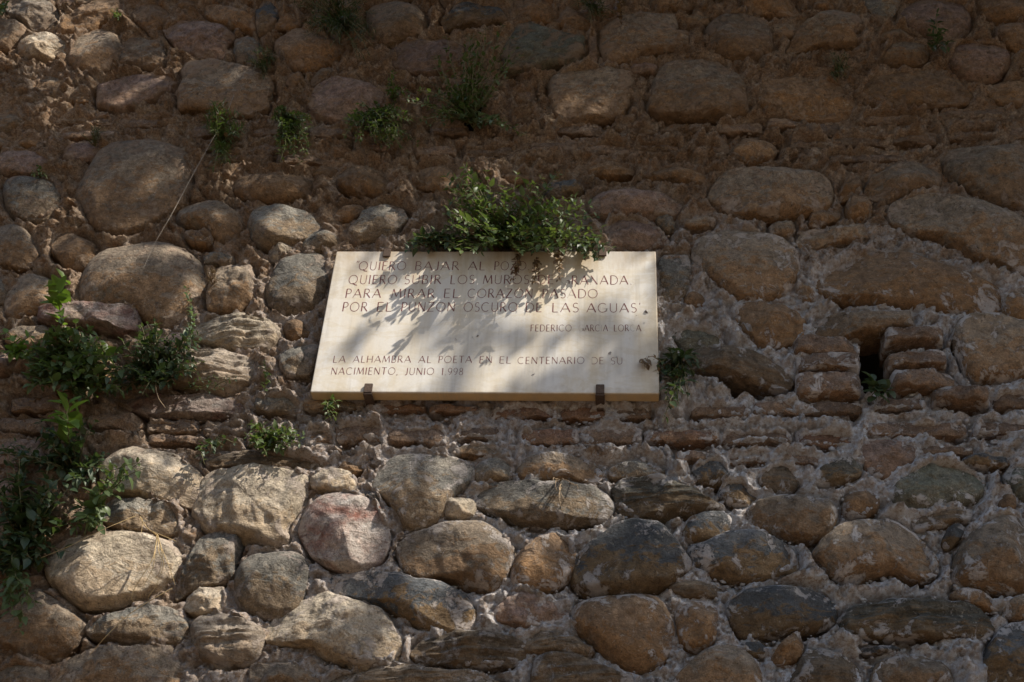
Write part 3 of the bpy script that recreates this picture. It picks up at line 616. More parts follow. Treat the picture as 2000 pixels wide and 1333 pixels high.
# filler stones in the gaps, then beyond the frame
def dist_at(x, z):
    i = min(np.searchsorted(gx, x), len(gx)-1); j = min(np.searchsorted(gz, z), len(gz)-1); return D[j, i], Dh[j, i]
fr = random.Random(5); nfill = 0; beyond = []
plaque_box = (plq[:, 0].min()+.02, plq[:, 0].max()-.02, plq[:, 1].min()+.02, plq[:, 1].max()-.02)
for (rmin, rmax, tries, out) in ((0.09, 0.15, 2500, True), (0.05, 0.09, 3500, True), (0.03, 0.05, 3000, False), (0.016, 0.028, 5000, False)):
    for _ in range(tries):
        if out: x = fr.uniform(X0-.8, X1+.8); z = fr.uniform(Z0-.7, Z1+.7)
        else: x = fr.uniform(X0, X1); z = fr.uniform(Z0, Z1)
        rx = fr.uniform(rmin, rmax); rz = rx*fr.uniform(0.5, 0.8)
        inside = X0-.02 < x < X1+.02 and Z0-.02 < z < Z1+.02
        if inside and out and rmin > 0.06: continue
        if plaque_box[0] < x < plaque_box[1] and plaque_box[2] < z < plaque_box[3]: continue
        d, dh = dist_at(x, z)
        if d < rx*0.72 or dh < rx+0.01: continue
        if inside and nfill >= 118: break
        n = fr.randint(7, 10); an = sorted(fr.uniform(0, 2*math.pi) for _ in range(n)) if False else [2*math.pi*k/n + fr.uniform(-.25, .25) for k in range(n)]
        tl = fr.uniform(-.3, .3)
        poly = np.array([[x+rx*fr.uniform(.82, 1.12)*math.cos(a)*math.cos(tl)-rz*fr.uniform(.8, 1.1)*math.sin(a)*math.sin(tl), z+rz*fr.uniform(.82, 1.12)*math.sin(a)+rx*.5*math.cos(a)*math.sin(tl)] for a in an])
        kind = fr.choice('caaal'); col = fr.choice('otopgtpso' if z > 4.1 or x < 0 else 'otgsdope')
        H = rx*fr.uniform(0.35, 0.6)
        stamp(poly)
        if inside: parts.append(('stone', poly, kind, H, SM[col], 2000+nfill)); nfill += 1
        else: beyond.append((poly, kind, H*1.1, col, 5000+len(beyond)))
print('stones', sum(p[0] == 'stone' for p in parts), 'bricks', sum(p[0] == 'brick' for p in parts), 'beyond', len(beyond))
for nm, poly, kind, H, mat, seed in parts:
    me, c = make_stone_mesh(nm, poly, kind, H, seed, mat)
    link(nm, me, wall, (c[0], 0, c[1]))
for col in sorted(set(b[3] for b in beyond)):
    acc = Acc()
    for poly, kind, H, cc, seed in beyond:
        if cc != col: continue
        V, Fq, T3, c = stone_geo(poly, kind, H, seed, 0.3)
        acc.add(V, np.vstack([Fq, np.c_[T3, T3[:, 2]]]) if False else Fq)
    link('outlying_stones', acc.mesh('outlying_stones', SM[col]), wall, kind='stuff')

# mortar bed: one height field that laps round every stone
def mortar():
    p = np.stack([GX, np.zeros_like(GX), GZ], -1)
    warp = np.stack([fbm(p*7, 2, 71), 0*GX, fbm(p*7+4, 2, 72)], -1)*0.03
    q = p+warp
    big = fbm(q*4.5, 3, 3); mid = fbm(q*np.array([15, 1, 22]), 4, 11, 0.6, ridged=True); lump = fbm(q*np.array([38, 1, 48]), 4, 19, 0.68)
    fine = fbm(p*120, 2, 29); rag = np.clip(fbm(q*np.array([17, 1, 28])+7, 4, 37, 0.66)*2.2, -1, 1); rag2 = fbm(q*np.array([30, 1, 46])+17, 3, 39, 0.66)
    # height outwards
    Dp = np.maximum(D, 0)
    open_ = np.clip(Dp/0.035, 0, 1)
    h = 0.006 + 0.021*open_ + 0.020*big*open_ + 0.015*mid + 0.017*lump*(0.35+0.65*open_) + 0.0035*fine + 0.009*fbm(q*np.array([60, 1, 70])+2, 3, 83, 0.7, ridged=True)
    h += 0.022*np.where(rag > 0.15, 1, 0)*np.clip(rag, 0, 1)**0.5*open_
    h += 0.013*np.where(rag2 > 0.06, 1, 0)*open_ - 0.032*np.clip(-rag2*3-0.55, 0, 1)*open_
    # thin smears lapping onto the stones
    lap = np.clip(fbm(q*np.array([9, 1, 9])+3, 3, 53)*2.6, 0, 1)
    h += ((0.018+0.016*np.clip((GZ-4.1)*2, 0, 1))*lap+0.004)*np.exp(-((D+0.002)/0.013)**2)*(1+0.7*lump)
    # crust that has gathered on the shoulders of the stones
    k = max(1, int(round(0.022/STEP))); below = np.full_like(D, .3); below[k:] = D[:-k]
    shelf = np.clip(-below/0.012, 0, 1)*np.clip((D+0.016)/0.01, 0, 1)
    cr = np.clip(fbm(q*np.array([8, 1, 8])+13, 3, 57)*2.0+0.45, 0, 1)
    h += 0.022*shelf*cr*(1+0.9*lump)
    pop = np.clip(fbm(p*np.array([75, 1, 75]), 2, 91)*2.2, 0, 1)
    saltd = np.clip((GX+1.5)*0.5, 0, 1)*np.clip((4.45-GZ)*1.6, 0, 1)
    h += 0.006*pop*(0.3+0.7*saltd)*open_
    crust = np.clip(shelf*cr*1.3 + 0.6*lap*np.exp(-(D/0.012)**2), 0, 1)
    above = np.full_like(D, .3); above[:-k] = D[k:]
    under = np.clip(-above/0.010, 0, 1)*np.clip((D+0.004)/0.006, 0, 1)*np.clip(0.75+1.6*fbm(q*np.array([7, 1, 7])+23, 2, 67), 0, 1)
    h -= 0.030*under
    # open cracks along the stones
    crack = np.clip(fbm(q*np.array([6, 1, 8])+11, 3, 61)*3.0+0.15, 0, 1)
    h -= 0.038*crack*np.exp(-((D-0.006)/0.008)**2)
    h = np.where(D < -0.018, np.minimum(h, 0.0)-0.02, h)
    for hp, d in hole_polys:
        s = sdist(hp, GX, GZ) + 0.004*lump
        h = np.where(s < 0, np.maximum(-d, h + s*30), h)
    far = (GX < X0-.3) | (GX > X1+.3) | (GZ < Z0-.3) | (GZ > Z1+.3)
    ny, nx = GX.shape
    V = np.stack([GX+0.004*lump, -h, GZ+0.006*mid], -1).reshape(-1, 3)
    idx = np.arange(ny*nx).reshape(ny, nx)
    Fc = np.stack([idx[:-1, :-1], idx[:-1, 1:], idx[1:, 1:], idx[1:, :-1]], -1).reshape(-1, 4)
    me = mesh_np('mortar', V, Fc, MORTAR); at = me.attributes.new('crust', 'FLOAT', 'POINT'); at.data.foreach_set('value', crust.ravel().astype(np.float32))
    link('mortar', me, wall)
mortar()
# crumbs of mortar and grit caught in the joints
def crumbs():
    acc = Acc(); r = np.random.default_rng(3)
    ico = []
    t = (1+5**.5)/2
    iv = np.array([(-1, t, 0), (1, t, 0), (-1, -t, 0), (1, -t, 0), (0, -1, t), (0, 1, t), (0, -1, -t), (0, 1, -t), (t, 0, -1), (t, 0, 1), (-t, 0, -1), (-t, 0, 1)], float); iv /= np.linalg.norm(iv[0])
    fi = np.array([(0, 11, 5), (0, 5, 1), (0, 1, 7), (0, 7, 10), (0, 10, 11), (1, 5, 9), (5, 11, 4), (11, 10, 2), (10, 7, 6), (7, 1, 8), (3, 9, 4), (3, 4, 2), (3, 2, 6), (3, 6, 8), (3, 8, 9), (4, 9, 5), (2, 4, 11), (6, 2, 10), (8, 6, 7), (9, 8, 1)])
    n = 0
    while n < 8000:
        x = r.uniform(X0, X1); z = r.uniform(Z0, Z1); d, dh = dist_at(x, z)
        if d < 0.001 or dh < 0.004 or (plaque_box[0] < x < plaque_box[1] and plaque_box[2] < z < plaque_box[3]): continue
        dens = 0.35 + 0.65*min(1, max(0, (4.5-z)))*min(1, max(0, x+1.2)); cl = vnoise(np.array([x*9, 3.3, z*9]), 5)
        if r.random() > dens*(0.6+0.8*cl): continue
        s = 0.0028*math.exp(r.normal(0.25, 0.5)); s = min(s, 0.011)
        V = iv*(1+0.35*r.normal(size=(12, 1)).clip(-1, 1))*s*np.array([1.2, .9, .8])
        V = V + np.array([x, -0.012-0.018*min(1, d/.035)*r.uniform(.2, 1.3), z]); acc.add(V, fi); n += 1
    link('mortar_crumbs', acc.mesh('mortar_crumbs', MORTAR), wall, kind='stuff')
crumbs()

# ------------------------------------------------------------ ground
def ground():
    k = NT('pale_earth_paving'); g = k.n('ShaderNodeNewGeometry'); n = k.noise(g.outputs['Position'], 3, 8, 0.7)
    k.l(k.mix(n, (0.105, 0.068, 0.036), (0.14, 0.092, 0.05)), k.b.inputs['Base Color']); k.b.inputs['Roughness'].default_value = 0.95
    V = [(-400, -400, 0), (400, -400, 0), (400, 400, 0), (-400, 400, 0)]
    o = link('ground', mesh_np('ground', V, [(0, 1, 2, 3)], k.m)); o['kind'] = 'structure'
ground()

# ------------------------------------------------------------ plaque
PD = 0.085                                        # how far its face stands from the wall plane
def Q(x, y): return P(x, y, PD)
tl, tr, bl, br = Q(657, 491), Q(1281, 491), Q(605.5, 766), Q(1288, 769)
print('corners', tl, tr, bl, br)
zt = (tl[2]+tr[2])/2; zb = (bl[2]+br[2])/2; xl = (tl[0]+bl[0])/2; xr = (tr[0]+br[0])/2
def marble():
    k = NT('cream_marble'); tc = k.n('ShaderNodeTexCoord'); v = tc.outputs['Object']
    mp = k.n('ShaderNodeMapping'); mp.inputs['Scale'].default_value = (3.2, 1, 0.5); k.l(v, mp.inputs[0])
    mp2 = k.n('ShaderNodeMapping'); mp2.inputs['Rotation'].default_value = (0, 0.9, 0); mp2.inputs['Scale'].default_value = (1, 1, 2.6); k.l(v, mp2.inputs[0])
    n1 = k.noise(mp.outputs[0], 3.5, 6, 0.6, 0.4); n2 = k.noise(mp2.outputs[0], 4.2, 7, 0.6, 1.2); n3 = k.noise(v, 120, 4, 0.6)
    col = k.mix(k.ramp(n1, [(0.42, 0), (0.66, 1)]), (0.74, 0.70, 0.635), (0.66, 0.57, 0.43))
    vein = k.math('ABSOLUTE', k.math('SUBTRACT', n2, 0.5))
    col = k.mix(k.math('MULTIPLY', k.ramp(vein, [(0.0, 1), (0.05, 0)]), 0.35), col, (0.58, 0.47, 0.29))
    col = k.mix(k.math('MULTIPLY', k.ramp(k.noise(v, 2.2, 3, 0.5), [(0.5, 0), (0.75, 1)]), 0.5), col, (0.62, 0.61, 0.58))
    sx = k.n('ShaderNodeSeparateXYZ'); k.l(v, sx.inputs[0])
    edge = k.math('MULTIPLY', sx.outputs[1], 120, True)      # sawn edge stained yellow, warm ground bounce painted in too
    col = k.mix(k.math('MULTIPLY', edge, 0.85), col, (0.62, 0.42, 0.18))
    # rusty drips from the planter of weeds on top
    drip = k.ramp(k.math('ADD', k.math('MULTIPLY', k.math('SUBTRACT', sx.outputs[2], 0.155), 1.8), k.math('SUBTRACT', n1, 0.52)), [(0.0, 0), (0.22, 1)])
    col = k.mix(k.math('MULTIPLY', drip, 0.5), col, (0.42, 0.30, 0.18))
    col = k.mix(0.25, col, k.mix(n3, (0.7, 0.7, 0.7), (1.3, 1.3, 1.3)), 'MULTIPLY')
    speck = k.ramp(k.noise(v, 55, 5, 0.7), [(0.70, 0), (0.73, 1)])
    col = k.mix(k.math('MULTIPLY', speck, 0.4), col, (0.3, 0.25, 0.2))
    mp3 = k.n('ShaderNodeMapping'); mp3.inputs['Scale'].default_value = (14, 1, 0.7); k.l(v, mp3.inputs[0])
    rain = k.math('MULTIPLY', k.ramp(k.noise(mp3.outputs[0], 3.0, 6, 0.65, 0.2), [(0.50, 0), (0.72, 1)]), k.ramp(k.noise(v, 5, 4, 0.6), [(0.40, 0), (0.6, 1)]))
    col = k.mix(k.math('MULTIPLY', rain, 0.55), col, (0.40, 0.36, 0.30))
    ex = k.math('ABSOLUTE', sx.outputs[0]); ez = k.math('ABSOLUTE', sx.outputs[2])
    ed = k.math('MAXIMUM', k.math('SUBTRACT', ex, 0.46), k.math('SUBTRACT', ez, 0.235))
    ed = k.ramp(k.math('ADD', k.math('MULTIPLY', ed, 9), k.math('MULTIPLY', k.math('SUBTRACT', k.noise(v, 18, 6, 0.7), 0.5), 1.6)), [(0.1, 0), (0.5, 1)])
    col = k.mix(k.math('MULTIPLY', ed, 0.45), col, (0.40, 0.32, 0.22))
    k.l(col, k.b.inputs['Base Color']); k.b.inputs['Roughness'].default_value = 0.55
    k.b.inputs['Subsurface Weight'].default_value = 0.0
    k.l(k.bump(n3, 0.15, 0.002), k.b.inputs['Normal']); return k.m
TH = 0.042
plaque = thing('marble_plaque', 'cream marble plaque carved with a verse in faded red capitals, clamped to the wall', 'plaque', ((xl+xr)/2, -PD, zb))
W_, H_ = xr-xl, zt-zb
slab_me = box_mesh('slab', W_, TH, H_, marble(), 0.0035)
for v in slab_me.vertices: v.co.y += TH/2
slab = link('slab', slab_me, plaque, (0, 0, H_/2))
# follow the four measured corners
cxm = (xl+xr)/2
for v in slab_me.vertices:
    u = v.co.x/W_+.5; t = v.co.z/H_+.5
    X = (bl[0]*(1-u)+br[0]*u)*(1-t)+(tl[0]*(1-u)+tr[0]*u)*t; Z = (bl[2]*(1-u)+br[2]*u)*(1-t)+(tl[2]*(1-u)+tr[2]*u)*t
    v.co.x = X-cxm; v.co.z = Z-zb-H_/2
# stroke alphabet: thin (t) and thick (T) strokes
def arc(cx, cy, rx, ry, a0, a1, n=14):
    return [(cx+rx*math.cos(math.radians(a0+(a1-a0)*i/n)), cy+ry*math.sin(math.radians(a0+(a1-a0)*i/n))) for i in range(n+1)]
G = {
 'A': (.86, [[(0, 0), (.43, 1)], ([(.43, 1), (.86, 0)], 1), [(.15, .34), (.70, .34)]]),
 'B': (.62, [([(.08, 0), (.08, 1)], 1), [(.08, 1), (.3, 1)]+arc(.32, .76, .22, .24, 90, -90)+[(.08, .52)], [(.3, .52)]+arc(.32, .26, .28, .26, 90, -90)+[(.08, 0)]]),
 'C': (.86, [arc(.46, .5, .44, .5, 48, 312, 22)]),
 'D': (.82, [([(.08, 0), (.08, 1)], 1), [(.08, 1), (.34, 1)]+arc(.34, .5, .46, .5, 90, -90)+[(.08, 0)]]),
 'E': (.58, [([(.08, 0), (.08, 1)], 1), [(.08, 1), (.54, 1)], [(.08, .52), (.48, .52)], [(.08, 0), (.56, 0)]]),
 'F': (.56, [([(.08, 0), (.08, 1)], 1), [(.08, 1), (.54, 1)], [(.08, .52), (.46, .52)]]),
 'G': (.9, [arc(.46, .5, .44, .5, 48, 350, 22), [(.58, .42), (.9, .42)], ([(.86, .42), (.86, .08)], 1)]),
 'H': (.82, [([(.08, 0), (.08, 1)], 1), ([(.74, 0), (.74, 1)], 1), [(.08, .5), (.74, .5)]]),
 'I': (.2, [([(.1, 0), (.1, 1)], 1)]),
 'J': (.42, [([(.34, 1), (.34, .2)]+arc(.14, .2, .2, .22, 0, -110, 6), 1)]),
 'L': (.56, [([(.08, 0), (.08, 1)], 1), [(.08, 0), (.54, 0)]]),
 'M': (1.0, [[(.04, 0), (.16, 1)], ([(.16, 1), (.5, .12)], 1), [(.5, .12), (.84, 1)], ([(.84, 1), (.96, 0)], 1)]),
 'N': (.84, [[(.08, 0), (.08, 1)], ([(.08, 1), (.76, 0)], 1), [(.76, 0), (.76, 1)]]),
 'O': (1.0, [arc(.5, .5, .47, .5, 0, 360, 28)]),
 'P': (.58, [([(.08, 0), (.08, 1)], 1), [(.08, 1), (.3, 1)]+arc(.3, .73, .25, .27, 90, -90)+[(.08, .46)]]),
 'Q': (1.04, [arc(.5, .5, .47, .5, 0, 360, 28), ([(.5, .08), (.75, -.1), (1.02, -.14)], 1)]),
 'R': (.7, [([(.08, 0), (.08, 1)], 1), [(.08, 1), (.3, 1)]+arc(.3, .75, .24, .25, 90, -90)+[(.08, .5)], ([(.28, .5), (.68, 0)], 1)]),
 'S': (.56, [arc(.29, .75, .22, .25, 40, 270, 12)[:-1]+arc(.28, .26, .25, .26, 90, -140, 12)]),
 'T': (.72, [([(.36, 0), (.36, 1)], 1), [(.02, 1), (.7, 1)]]),
 'U': (.78, [([(.08, 1), (.08, .32)]+arc(.39, .32, .31, .32, 180, 360, 12)+[(.7, 1)], 0)]),
 'Z': (.74, [[(.06, 1), (.68, 1)], ([(.68, 1), (.04, 0)], 1), [(.04, 0), (.7, 0)]]),
 '1': (.26, [([(.14, 0), (.14, 1)], 1), [(.02, .88), (.14, 1)]]),
 '9': (.58, [arc(.29, .7, .25, .3, 0, 360, 18), [(.54, .7), (.5, .3), (.2, 0)]]),
 '8': (.58, [arc(.29, .76, .2, .24, 0, 360, 16), arc(.29, .26, .25, .26, 0, 360, 16)]),
 '.': (.2, [([(.08, 0), (.12, .05)], 1)]), ',': (.2, [([(.12, .06), (.05, -.12)], 1)]),
 '"': (.3, [[(.08, 1.05), (.04, .85)], [(.2, 1.05), (.16, .85)]]), "'": (.2, [[(.1, 1.05), (.08, .85)]]),
}
LINES = [   # (word, x0, x1, baseline y, cap height px, {letter index: strokes kept})
 ('"', 694, 701, 528, 17, {}), ('QUIERO', 700, 792, 528, 16.5, {}), ('BAJAR', 810, 896, 528, 16.5, {}), ('AL', 914, 947, 528, 16.5, {}), ('POZO.', 965, 1034, 528, 16.5, {}),
 ('QUIERO', 680, 774, 555, 17, {}), ('SUBIR', 789, 861, 555, 17, {}), ('LOS', 879, 926, 555, 17, {}), ('MUROS', 943, 1033, 555, 17, {}), ('DE', 1050, 1081, 555, 17, {}), ('GRANADA.', 1096, 1234, 556, 17, {0: [1, 2], 3: [1]}),
 ('PARA', 674, 743, 582, 17, {}), ('MIRAR', 764, 848, 582, 17, {}), ('EL', 866, 896, 582, 17, {}), ('CORAZON', 913, 1040, 582, 17, {}), ('PASADO', 1059, 1167, 582.5, 17, {3: [1]}),
 ('POR', 668, 717, 608.5, 17.5, {}), ('EL', 735, 765, 608.5, 17.5, {}), ('PUNZON', 783, 888, 608.5, 17.5, {}), ('OSCURO', 905, 1010, 609, 17.5, {}), ('DE', 1026, 1058, 609.5, 17.5, {}), ('LAS', 1078, 1130, 610, 17.5, {}), ("AGUAS'", 1146, 1252, 610.5, 17.5, {1: [0]}),
 ('FEDERICO', 1036, 1116, 647.5, 12.5, {}), ('GARCIA', 1130, 1187, 647.5, 12.5, {0: [2], 4: []}), ('LORCA', 1199, 1252, 647.5, 12.5, {3: []}),
 ('LA', 650, 674, 708.5, 13, {}), ('ALHAMBRA', 689, 802, 708.5, 13, {}), ('AL', 817, 842, 709, 13, {}), ('POETA', 856, 921, 709, 13, {}), ('EN', 936, 961, 709.5, 13, {}), ('EL', 975, 998, 710, 13, {}), ('CENTENARIO', 1011, 1141, 711, 13, {}), ('DE', 1155, 1179, 711.5, 13, {0: [1]}), ('SU', 1193, 1216, 712, 13, {}),
 ('NACIMIENTO,', 646, 777, 732, 13.5, {}), ('JUNIO', 790, 847, 732.5, 13.5, {}), ('1.998', 862, 904, 733, 13.5, {}),
]
def ribbon(pts, w):
    p = np.array(pts, float); T = np.gradient(p, axis=0); T /= np.linalg.norm(T, axis=1)[:, None]+1e-9
    N = np.stack([-T[:, 1], T[:, 0]], 1)
    L, R = p+N*w/2, p-N*w/2; n = len(p)
    V = np.vstack([L, R]); Fc = [(n+i, n+i+1, i+1, i) for i in range(n-1)]
    return V, np.array(Fc)
def letters():
    k = NT('faded_oxblood_letter_paint'); tc = k.n('ShaderNodeTexCoord'); n = k.noise(tc.outputs['Object'], 22, 5, 0.6); n2 = k.noise(tc.outputs['Object'], 220, 4, 0.7)
    c = k.mix(k.ramp(n, [(0.4, 0), (0.68, 1)]), (0.15, 0.022, 0.028), (0.22, 0.10, 0.085))
    c = k.mix(k.math('MULTIPLY', k.ramp(n2, [(0.5, 0), (0.65, 1)]), 0.5), c, (0.5, 0.42, 0.34))
    k.l(c, k.b.inputs['Base Color']); k.b.inputs['Roughness'].default_value = 0.8
    pale_paint = plain('washed_out_letter', (0.56, 0.49, 0.41), 0.7)
    for word, x0, x1, yb, hp, faded in LINES:
        nat = sum(G[ch][0] for ch in word) + 0.22*(len(word)-1)
        a = Q(x0, yb); b = Q(x1, yb); top = Q((x0+x1)/2, yb-hp); hgt = top[2]-(a[2]+b[2])/2
        scx = (b[0]-a[0])/nat; acc = Acc(); pen = 0; slot = []
        for i, ch in enumerate(word):
            wd, strokes = G[ch]
            for si, s in enumerate(strokes):
                gone = i in faded and si not in faded[i]
                th = 0.06
                if isinstance(s, tuple): s, tk = s; th = 0.10 if tk else 0.06
                V2, Fc = ribbon([((pen+x)*scx, y*hgt) for x, y in s], th*hgt)
                # slight flare at stroke ends
                V = np.stack([a[0]+V2[:, 0], np.full(len(V2), -0.0004), a[2]+(b[2]-a[2])*(V2[:, 0]/(b[0]-a[0]))+V2[:, 1]], 1)
                acc.add(V, Fc); slot += [1 if gone else 0]*len(Fc)
            pen += wd+0.22
        me = acc.mesh('carved_word', k.m, False); me.materials.append(pale_paint); me.polygons.foreach_set('material_index', slot)
        for v in me.vertices: v.co.x -= cxm; v.co.z -= zb
        link('carved_word', me, plaque)
letters()
RUST = plain('rusty_iron', (0.10, 0.065, 0.045), 0.75, 150, 0.7, 0.3)
def clamp(px, py, top):
    import bmesh
    p = Q(px, py); s = 0.022; bm = bmesh.new()
    prof = [(0.0, 0), (0.0, 0.045)] # built from three bent plates
    sg = 1 if top else -1
    def plate(cx_, cy_, cz_, a, b, c):
        r = bmesh.ops.create_cube(bm, size=1)
        for v in r['verts']: v.co = (cx_+v.co.x*a, cy_+v.co.y*b, cz_+v.co.z*c)
    plate(0, -0.005, -sg*0.010, 0.024, 0.006, 0.032)          # lip over the face
    plate(0, TH/2+0.004, sg*0.0085, 0.026, TH+0.020, 0.005)  # arm along the edge
    plate(0, TH+0.025, sg*0.012, 0.020, 0.030, 0.014)
    bmesh.ops.bevel(bm, geom=list(bm.edges), offset=0.0014, segments=2, affect='EDGES')
    me = bpy.data.meshes.new('clamp'); bm.to_mesh(me); bm.free(); me.materials.append(RUST)
    z = (zt if top else (bl[2]*(1-(px-605)/683)+br[2]*(px-605)/683))
    link('clamp', me, plaque, (p[0]-cxm, 0, z-zb))
clamp(757, 491, True); clamp(1177, 491, True); clamp(719, 766, False); clamp(1172, 768, False)

# ------------------------------------------------------------ plants
def leaf_tpl(kind, r):
    n = 6; t = np.linspace(0, 1, n+1)
    if kind == 'ovate': wd = 0.30*np.sin(np.pi*t**0.8)*(1-0.25*t); sr = 0.0
    elif kind == 'nettle': wd = 0.30*np.sin(np.pi*t**0.72)**0.9; sr = 0.02
    elif kind == 'round': wd = 0.42*np.sqrt(np.clip(np.sin(np.pi*t), 0, 1)); sr = 0.02
    else: wd = 0.07*np.sin(np.pi*t**0.9); sr = 0
    wd = wd + sr*((np.arange(n+1) % 2)*2-1)*(wd > 0.03)
    droop = -0.28*t**2*r.uniform(0.2, 1.3); fold = r.uniform(0.15, 0.4)
    mid = np.stack([t, 0*t, droop], 1); L = np.stack([t, wd, droop+wd*fold], 1); R = np.stack([t, -wd, droop+wd*fold], 1)
    V = np.vstack([mid, L, R]); m = n+1
    Fc = [(i, i+1, m+i+1, m+i) for i in range(n)] + [(i+1, i, 2*m+i, 2*m+i+1) for i in range(n)]
    return V, np.array(Fc)
def frame_(d, nrm):
    d = d/np.linalg.norm(d); y = np.cross(nrm, d); y /= np.linalg.norm(y)+1e-9; z = np.cross(d, y); return np.stack([d, y, z], 1)
TPL = {k: [leaf_tpl(k, random.Random(i)) for i in range(4)] for k in ('ovate', 'nettle', 'round', 'linear')}
LEAFMESH = {}
def leaf_obj_mesh(kind, i, mat):
    key = (kind, i, mat.name)
    if key not in LEAFMESH: LEAFMESH[key] = mesh_np('leaf', *TPL[kind][i], mat)
    return LEAFMESH[key]
def plant(label, root, stems, leafk, mat, size, per, depth=(0.05, 0.14), name='wall_plant', single=10, dry=0.0, droop=0.0, spread=0.35, group=None, mat2=None):
    """root px, stems: list of tip pixels (or lists of pixels); leaves set in pairs up each stem"""
    r = random.Random(hash((root, len(stems))) & 0xffff if False else int(root[0]*7+root[1]*13+len(stems)))
    base = P(root[0], root[1], 0.035)
    t = thing(name, label, 'plant', tuple(base), group)
    acc = Acc(); sacc = Acc(); leaves = []
    for s in stems:
        pts = [root] + (s if isinstance(s, list) else [s]); dd = r.uniform(*depth)
        n = len(pts); P3 = []
        for i, (x, y) in enumerate(pts):
            f = i/(n-1); P3.append(P(x, y, 0.03+(dd-0.03)*min(1, f*1.5)))
        P3 = np.array(P3); m = max(6, int(np.linalg.norm(np.diff(P3, axis=0), axis=1).sum()/0.012))
        tt = np.linspace(0, n-1, m+1); pl = np.stack([np.interp(tt, range(n), P3[:, a]) for a in range(3)], 1)
        arcv = np.sin(np.linspace(0, np.pi, m+1)); pl[:, 1] -= 0.03*arcv*r.uniform(.3, 1.2); pl[:, 0] += 0.015*arcv*r.uniform(-1, 1)
        pl += np.stack([vnoise(np.stack([tt*5+dd*99, 0*tt+a, 0*tt], 1), 3) for a in range(3)], 1)*0.004
        V, Fc = tube(pl-base, 0.0021, 0.0008); sacc.add(V, Fc)
        cnt = per
        for i in range(cnt):
            f = (i+0.6)/cnt; k = min(m-1, int((0.12+0.88*f)*m)); p = pl[k]; T = pl[k+1]-pl[k]; T /= np.linalg.norm(T)+1e-9
            for sgn in (-1, 1):
                side = np.cross(T, [0, -1, 0]) if i % 2 else np.cross(T, [0.5, 0, 0.5]); side /= np.linalg.norm(side)+1e-9
                d = sgn*side*(0.8) + T*r.uniform(.1, .7) + np.array([r.uniform(-spread, spread), -r.uniform(0, .8), r.uniform(-.35, .3)-droop])
                nr = np.array([r.uniform(-.5, .5), -r.uniform(.2, .8), r.uniform(.4, 1.0)])
                sc = size*r.uniform(0.5, 1.15)*(1 if f < .8 else 0.75)
                leaves.append((sc, p-base+d/np.linalg.norm(d)*0.003, frame_(d, nr), r.randrange(4)))
    leaves.sort(key=lambda l: -l[0]+random.random()*size*.3)
    for i, (sc, p, M, ti) in enumerate(leaves):
        if i < single:
            o = link('leaf', leaf_obj_mesh(leafk, ti, mat2 if (mat2 and i % 2) else mat), t)
            o.matrix_local = Matrix([[*(M[a]*sc), p[a]] for a in range(3)]+[[0, 0, 0, 1]])
        else:
            V, Fc = TPL[leafk][ti]; acc.add((V*sc) @ M.T + p, Fc)
    if acc.n: link('foliage', acc.mesh('foliage', mat), t, kind='stuff')
    if len(leaves) > 150 and mat is not L_DRY:
        dead = Acc(); rr = random.Random(len(leaves))
        for sc, p, M, ti in rr.sample(leaves, len(leaves)//9):
            V, Fc = TPL['ovate'][ti]; dead.add((V*sc*.7) @ M.T + p + np.array([rr.uniform(-.01, .01), .004, -.008]), Fc)
        link('dead_leaves', dead.mesh('dead_leaves', L_DRY), t, kind='stuff')
    link('stem', sacc.mesh('stem', STEMDRY if mat is L_DRY else STEM), t)
    return t
R_ = random.Random(11)
def spray(cx, cy, rx, ry, n, bias=0): return [(cx+rx*math.cos(a)*s, cy+ry*math.sin(a)*s) for a, s in ((R_.uniform(0, 2*math.pi), math.sqrt(R_.uniform(.05, 1))) for _ in range(n))]

plant('broad bushy green weed sprouting along the top edge of the marble plaque', (985, 480), [(905, 320), (895, 345), (915, 335), (880, 390), (870, 360)]*2+spray(975, 420, 130, 90, 40)+spray(1080, 430, 110, 70, 28)+spray(1000, 470, 170, 30, 22)+[(840, 455), (1165, 440), (1180, 465), (1130, 380), (1140, 400), (1010, 335), (1060, 345), (950, 330), (835, 475), (865, 340)]+[(905, 320), (915, 345), (885, 350), (870, 400), (880, 440), (925, 335), (1085, 345), (1095, 330), (1150, 440)], 'ovate', L_GREEN, 0.033, 8, (0.08, 0.25), single=60, mat2=L_BRIGHT)
plant('dark leafed creeper lying over the left part of the top edge of the plaque', (880, 485), spray(850, 475, 62, 18, 14)+[(795, 480), (790, 492), (810, 470)], 'ovate', L_DARK, 0.032, 6, (0.07, 0.13), single=30)
plant('hanging green sprig over the top edge of the plaque near its right corner', (1125, 475), [(1165, 495), (1148, 505), (1185, 480), (1200, 490), (1170, 470), (1175, 508), (1145, 500)], 'ovate', L_DARK, 0.032, 6, (0.10, 0.15), single=24, droop=.4)
for lab, pts in (('leftmost dried brown flower strand hanging over the word POZO', [(1010, 490), (1012, 510), (1008, 528), (1001, 545)]),
                 ('middle dried brown strand hanging over the plaque before the word DE', [(1050, 490), (1052, 510), (1048, 530), (1045, 553)]),
                 ('rightmost curled dried strand hanging from the weeds before the word GRANADA', [(1104, 478), (1107, 490), (1093, 505), (1092, 525), (1094, 552)])):
    plant(lab, pts[0], [pts[1:]], 'round', L_DRY, 0.017, 24, (0.115, 0.128), name='dried_strand', single=0, droop=.4, spread=.8)
plant('dried brown seed strand hanging down from the top of the wall', (1205, -10), [[(1207, 10), (1206, 30), (1211, 48)]], 'round', L_DRY, 0.02, 22, (0.10, 0.115), name='dried_strand', single=0)
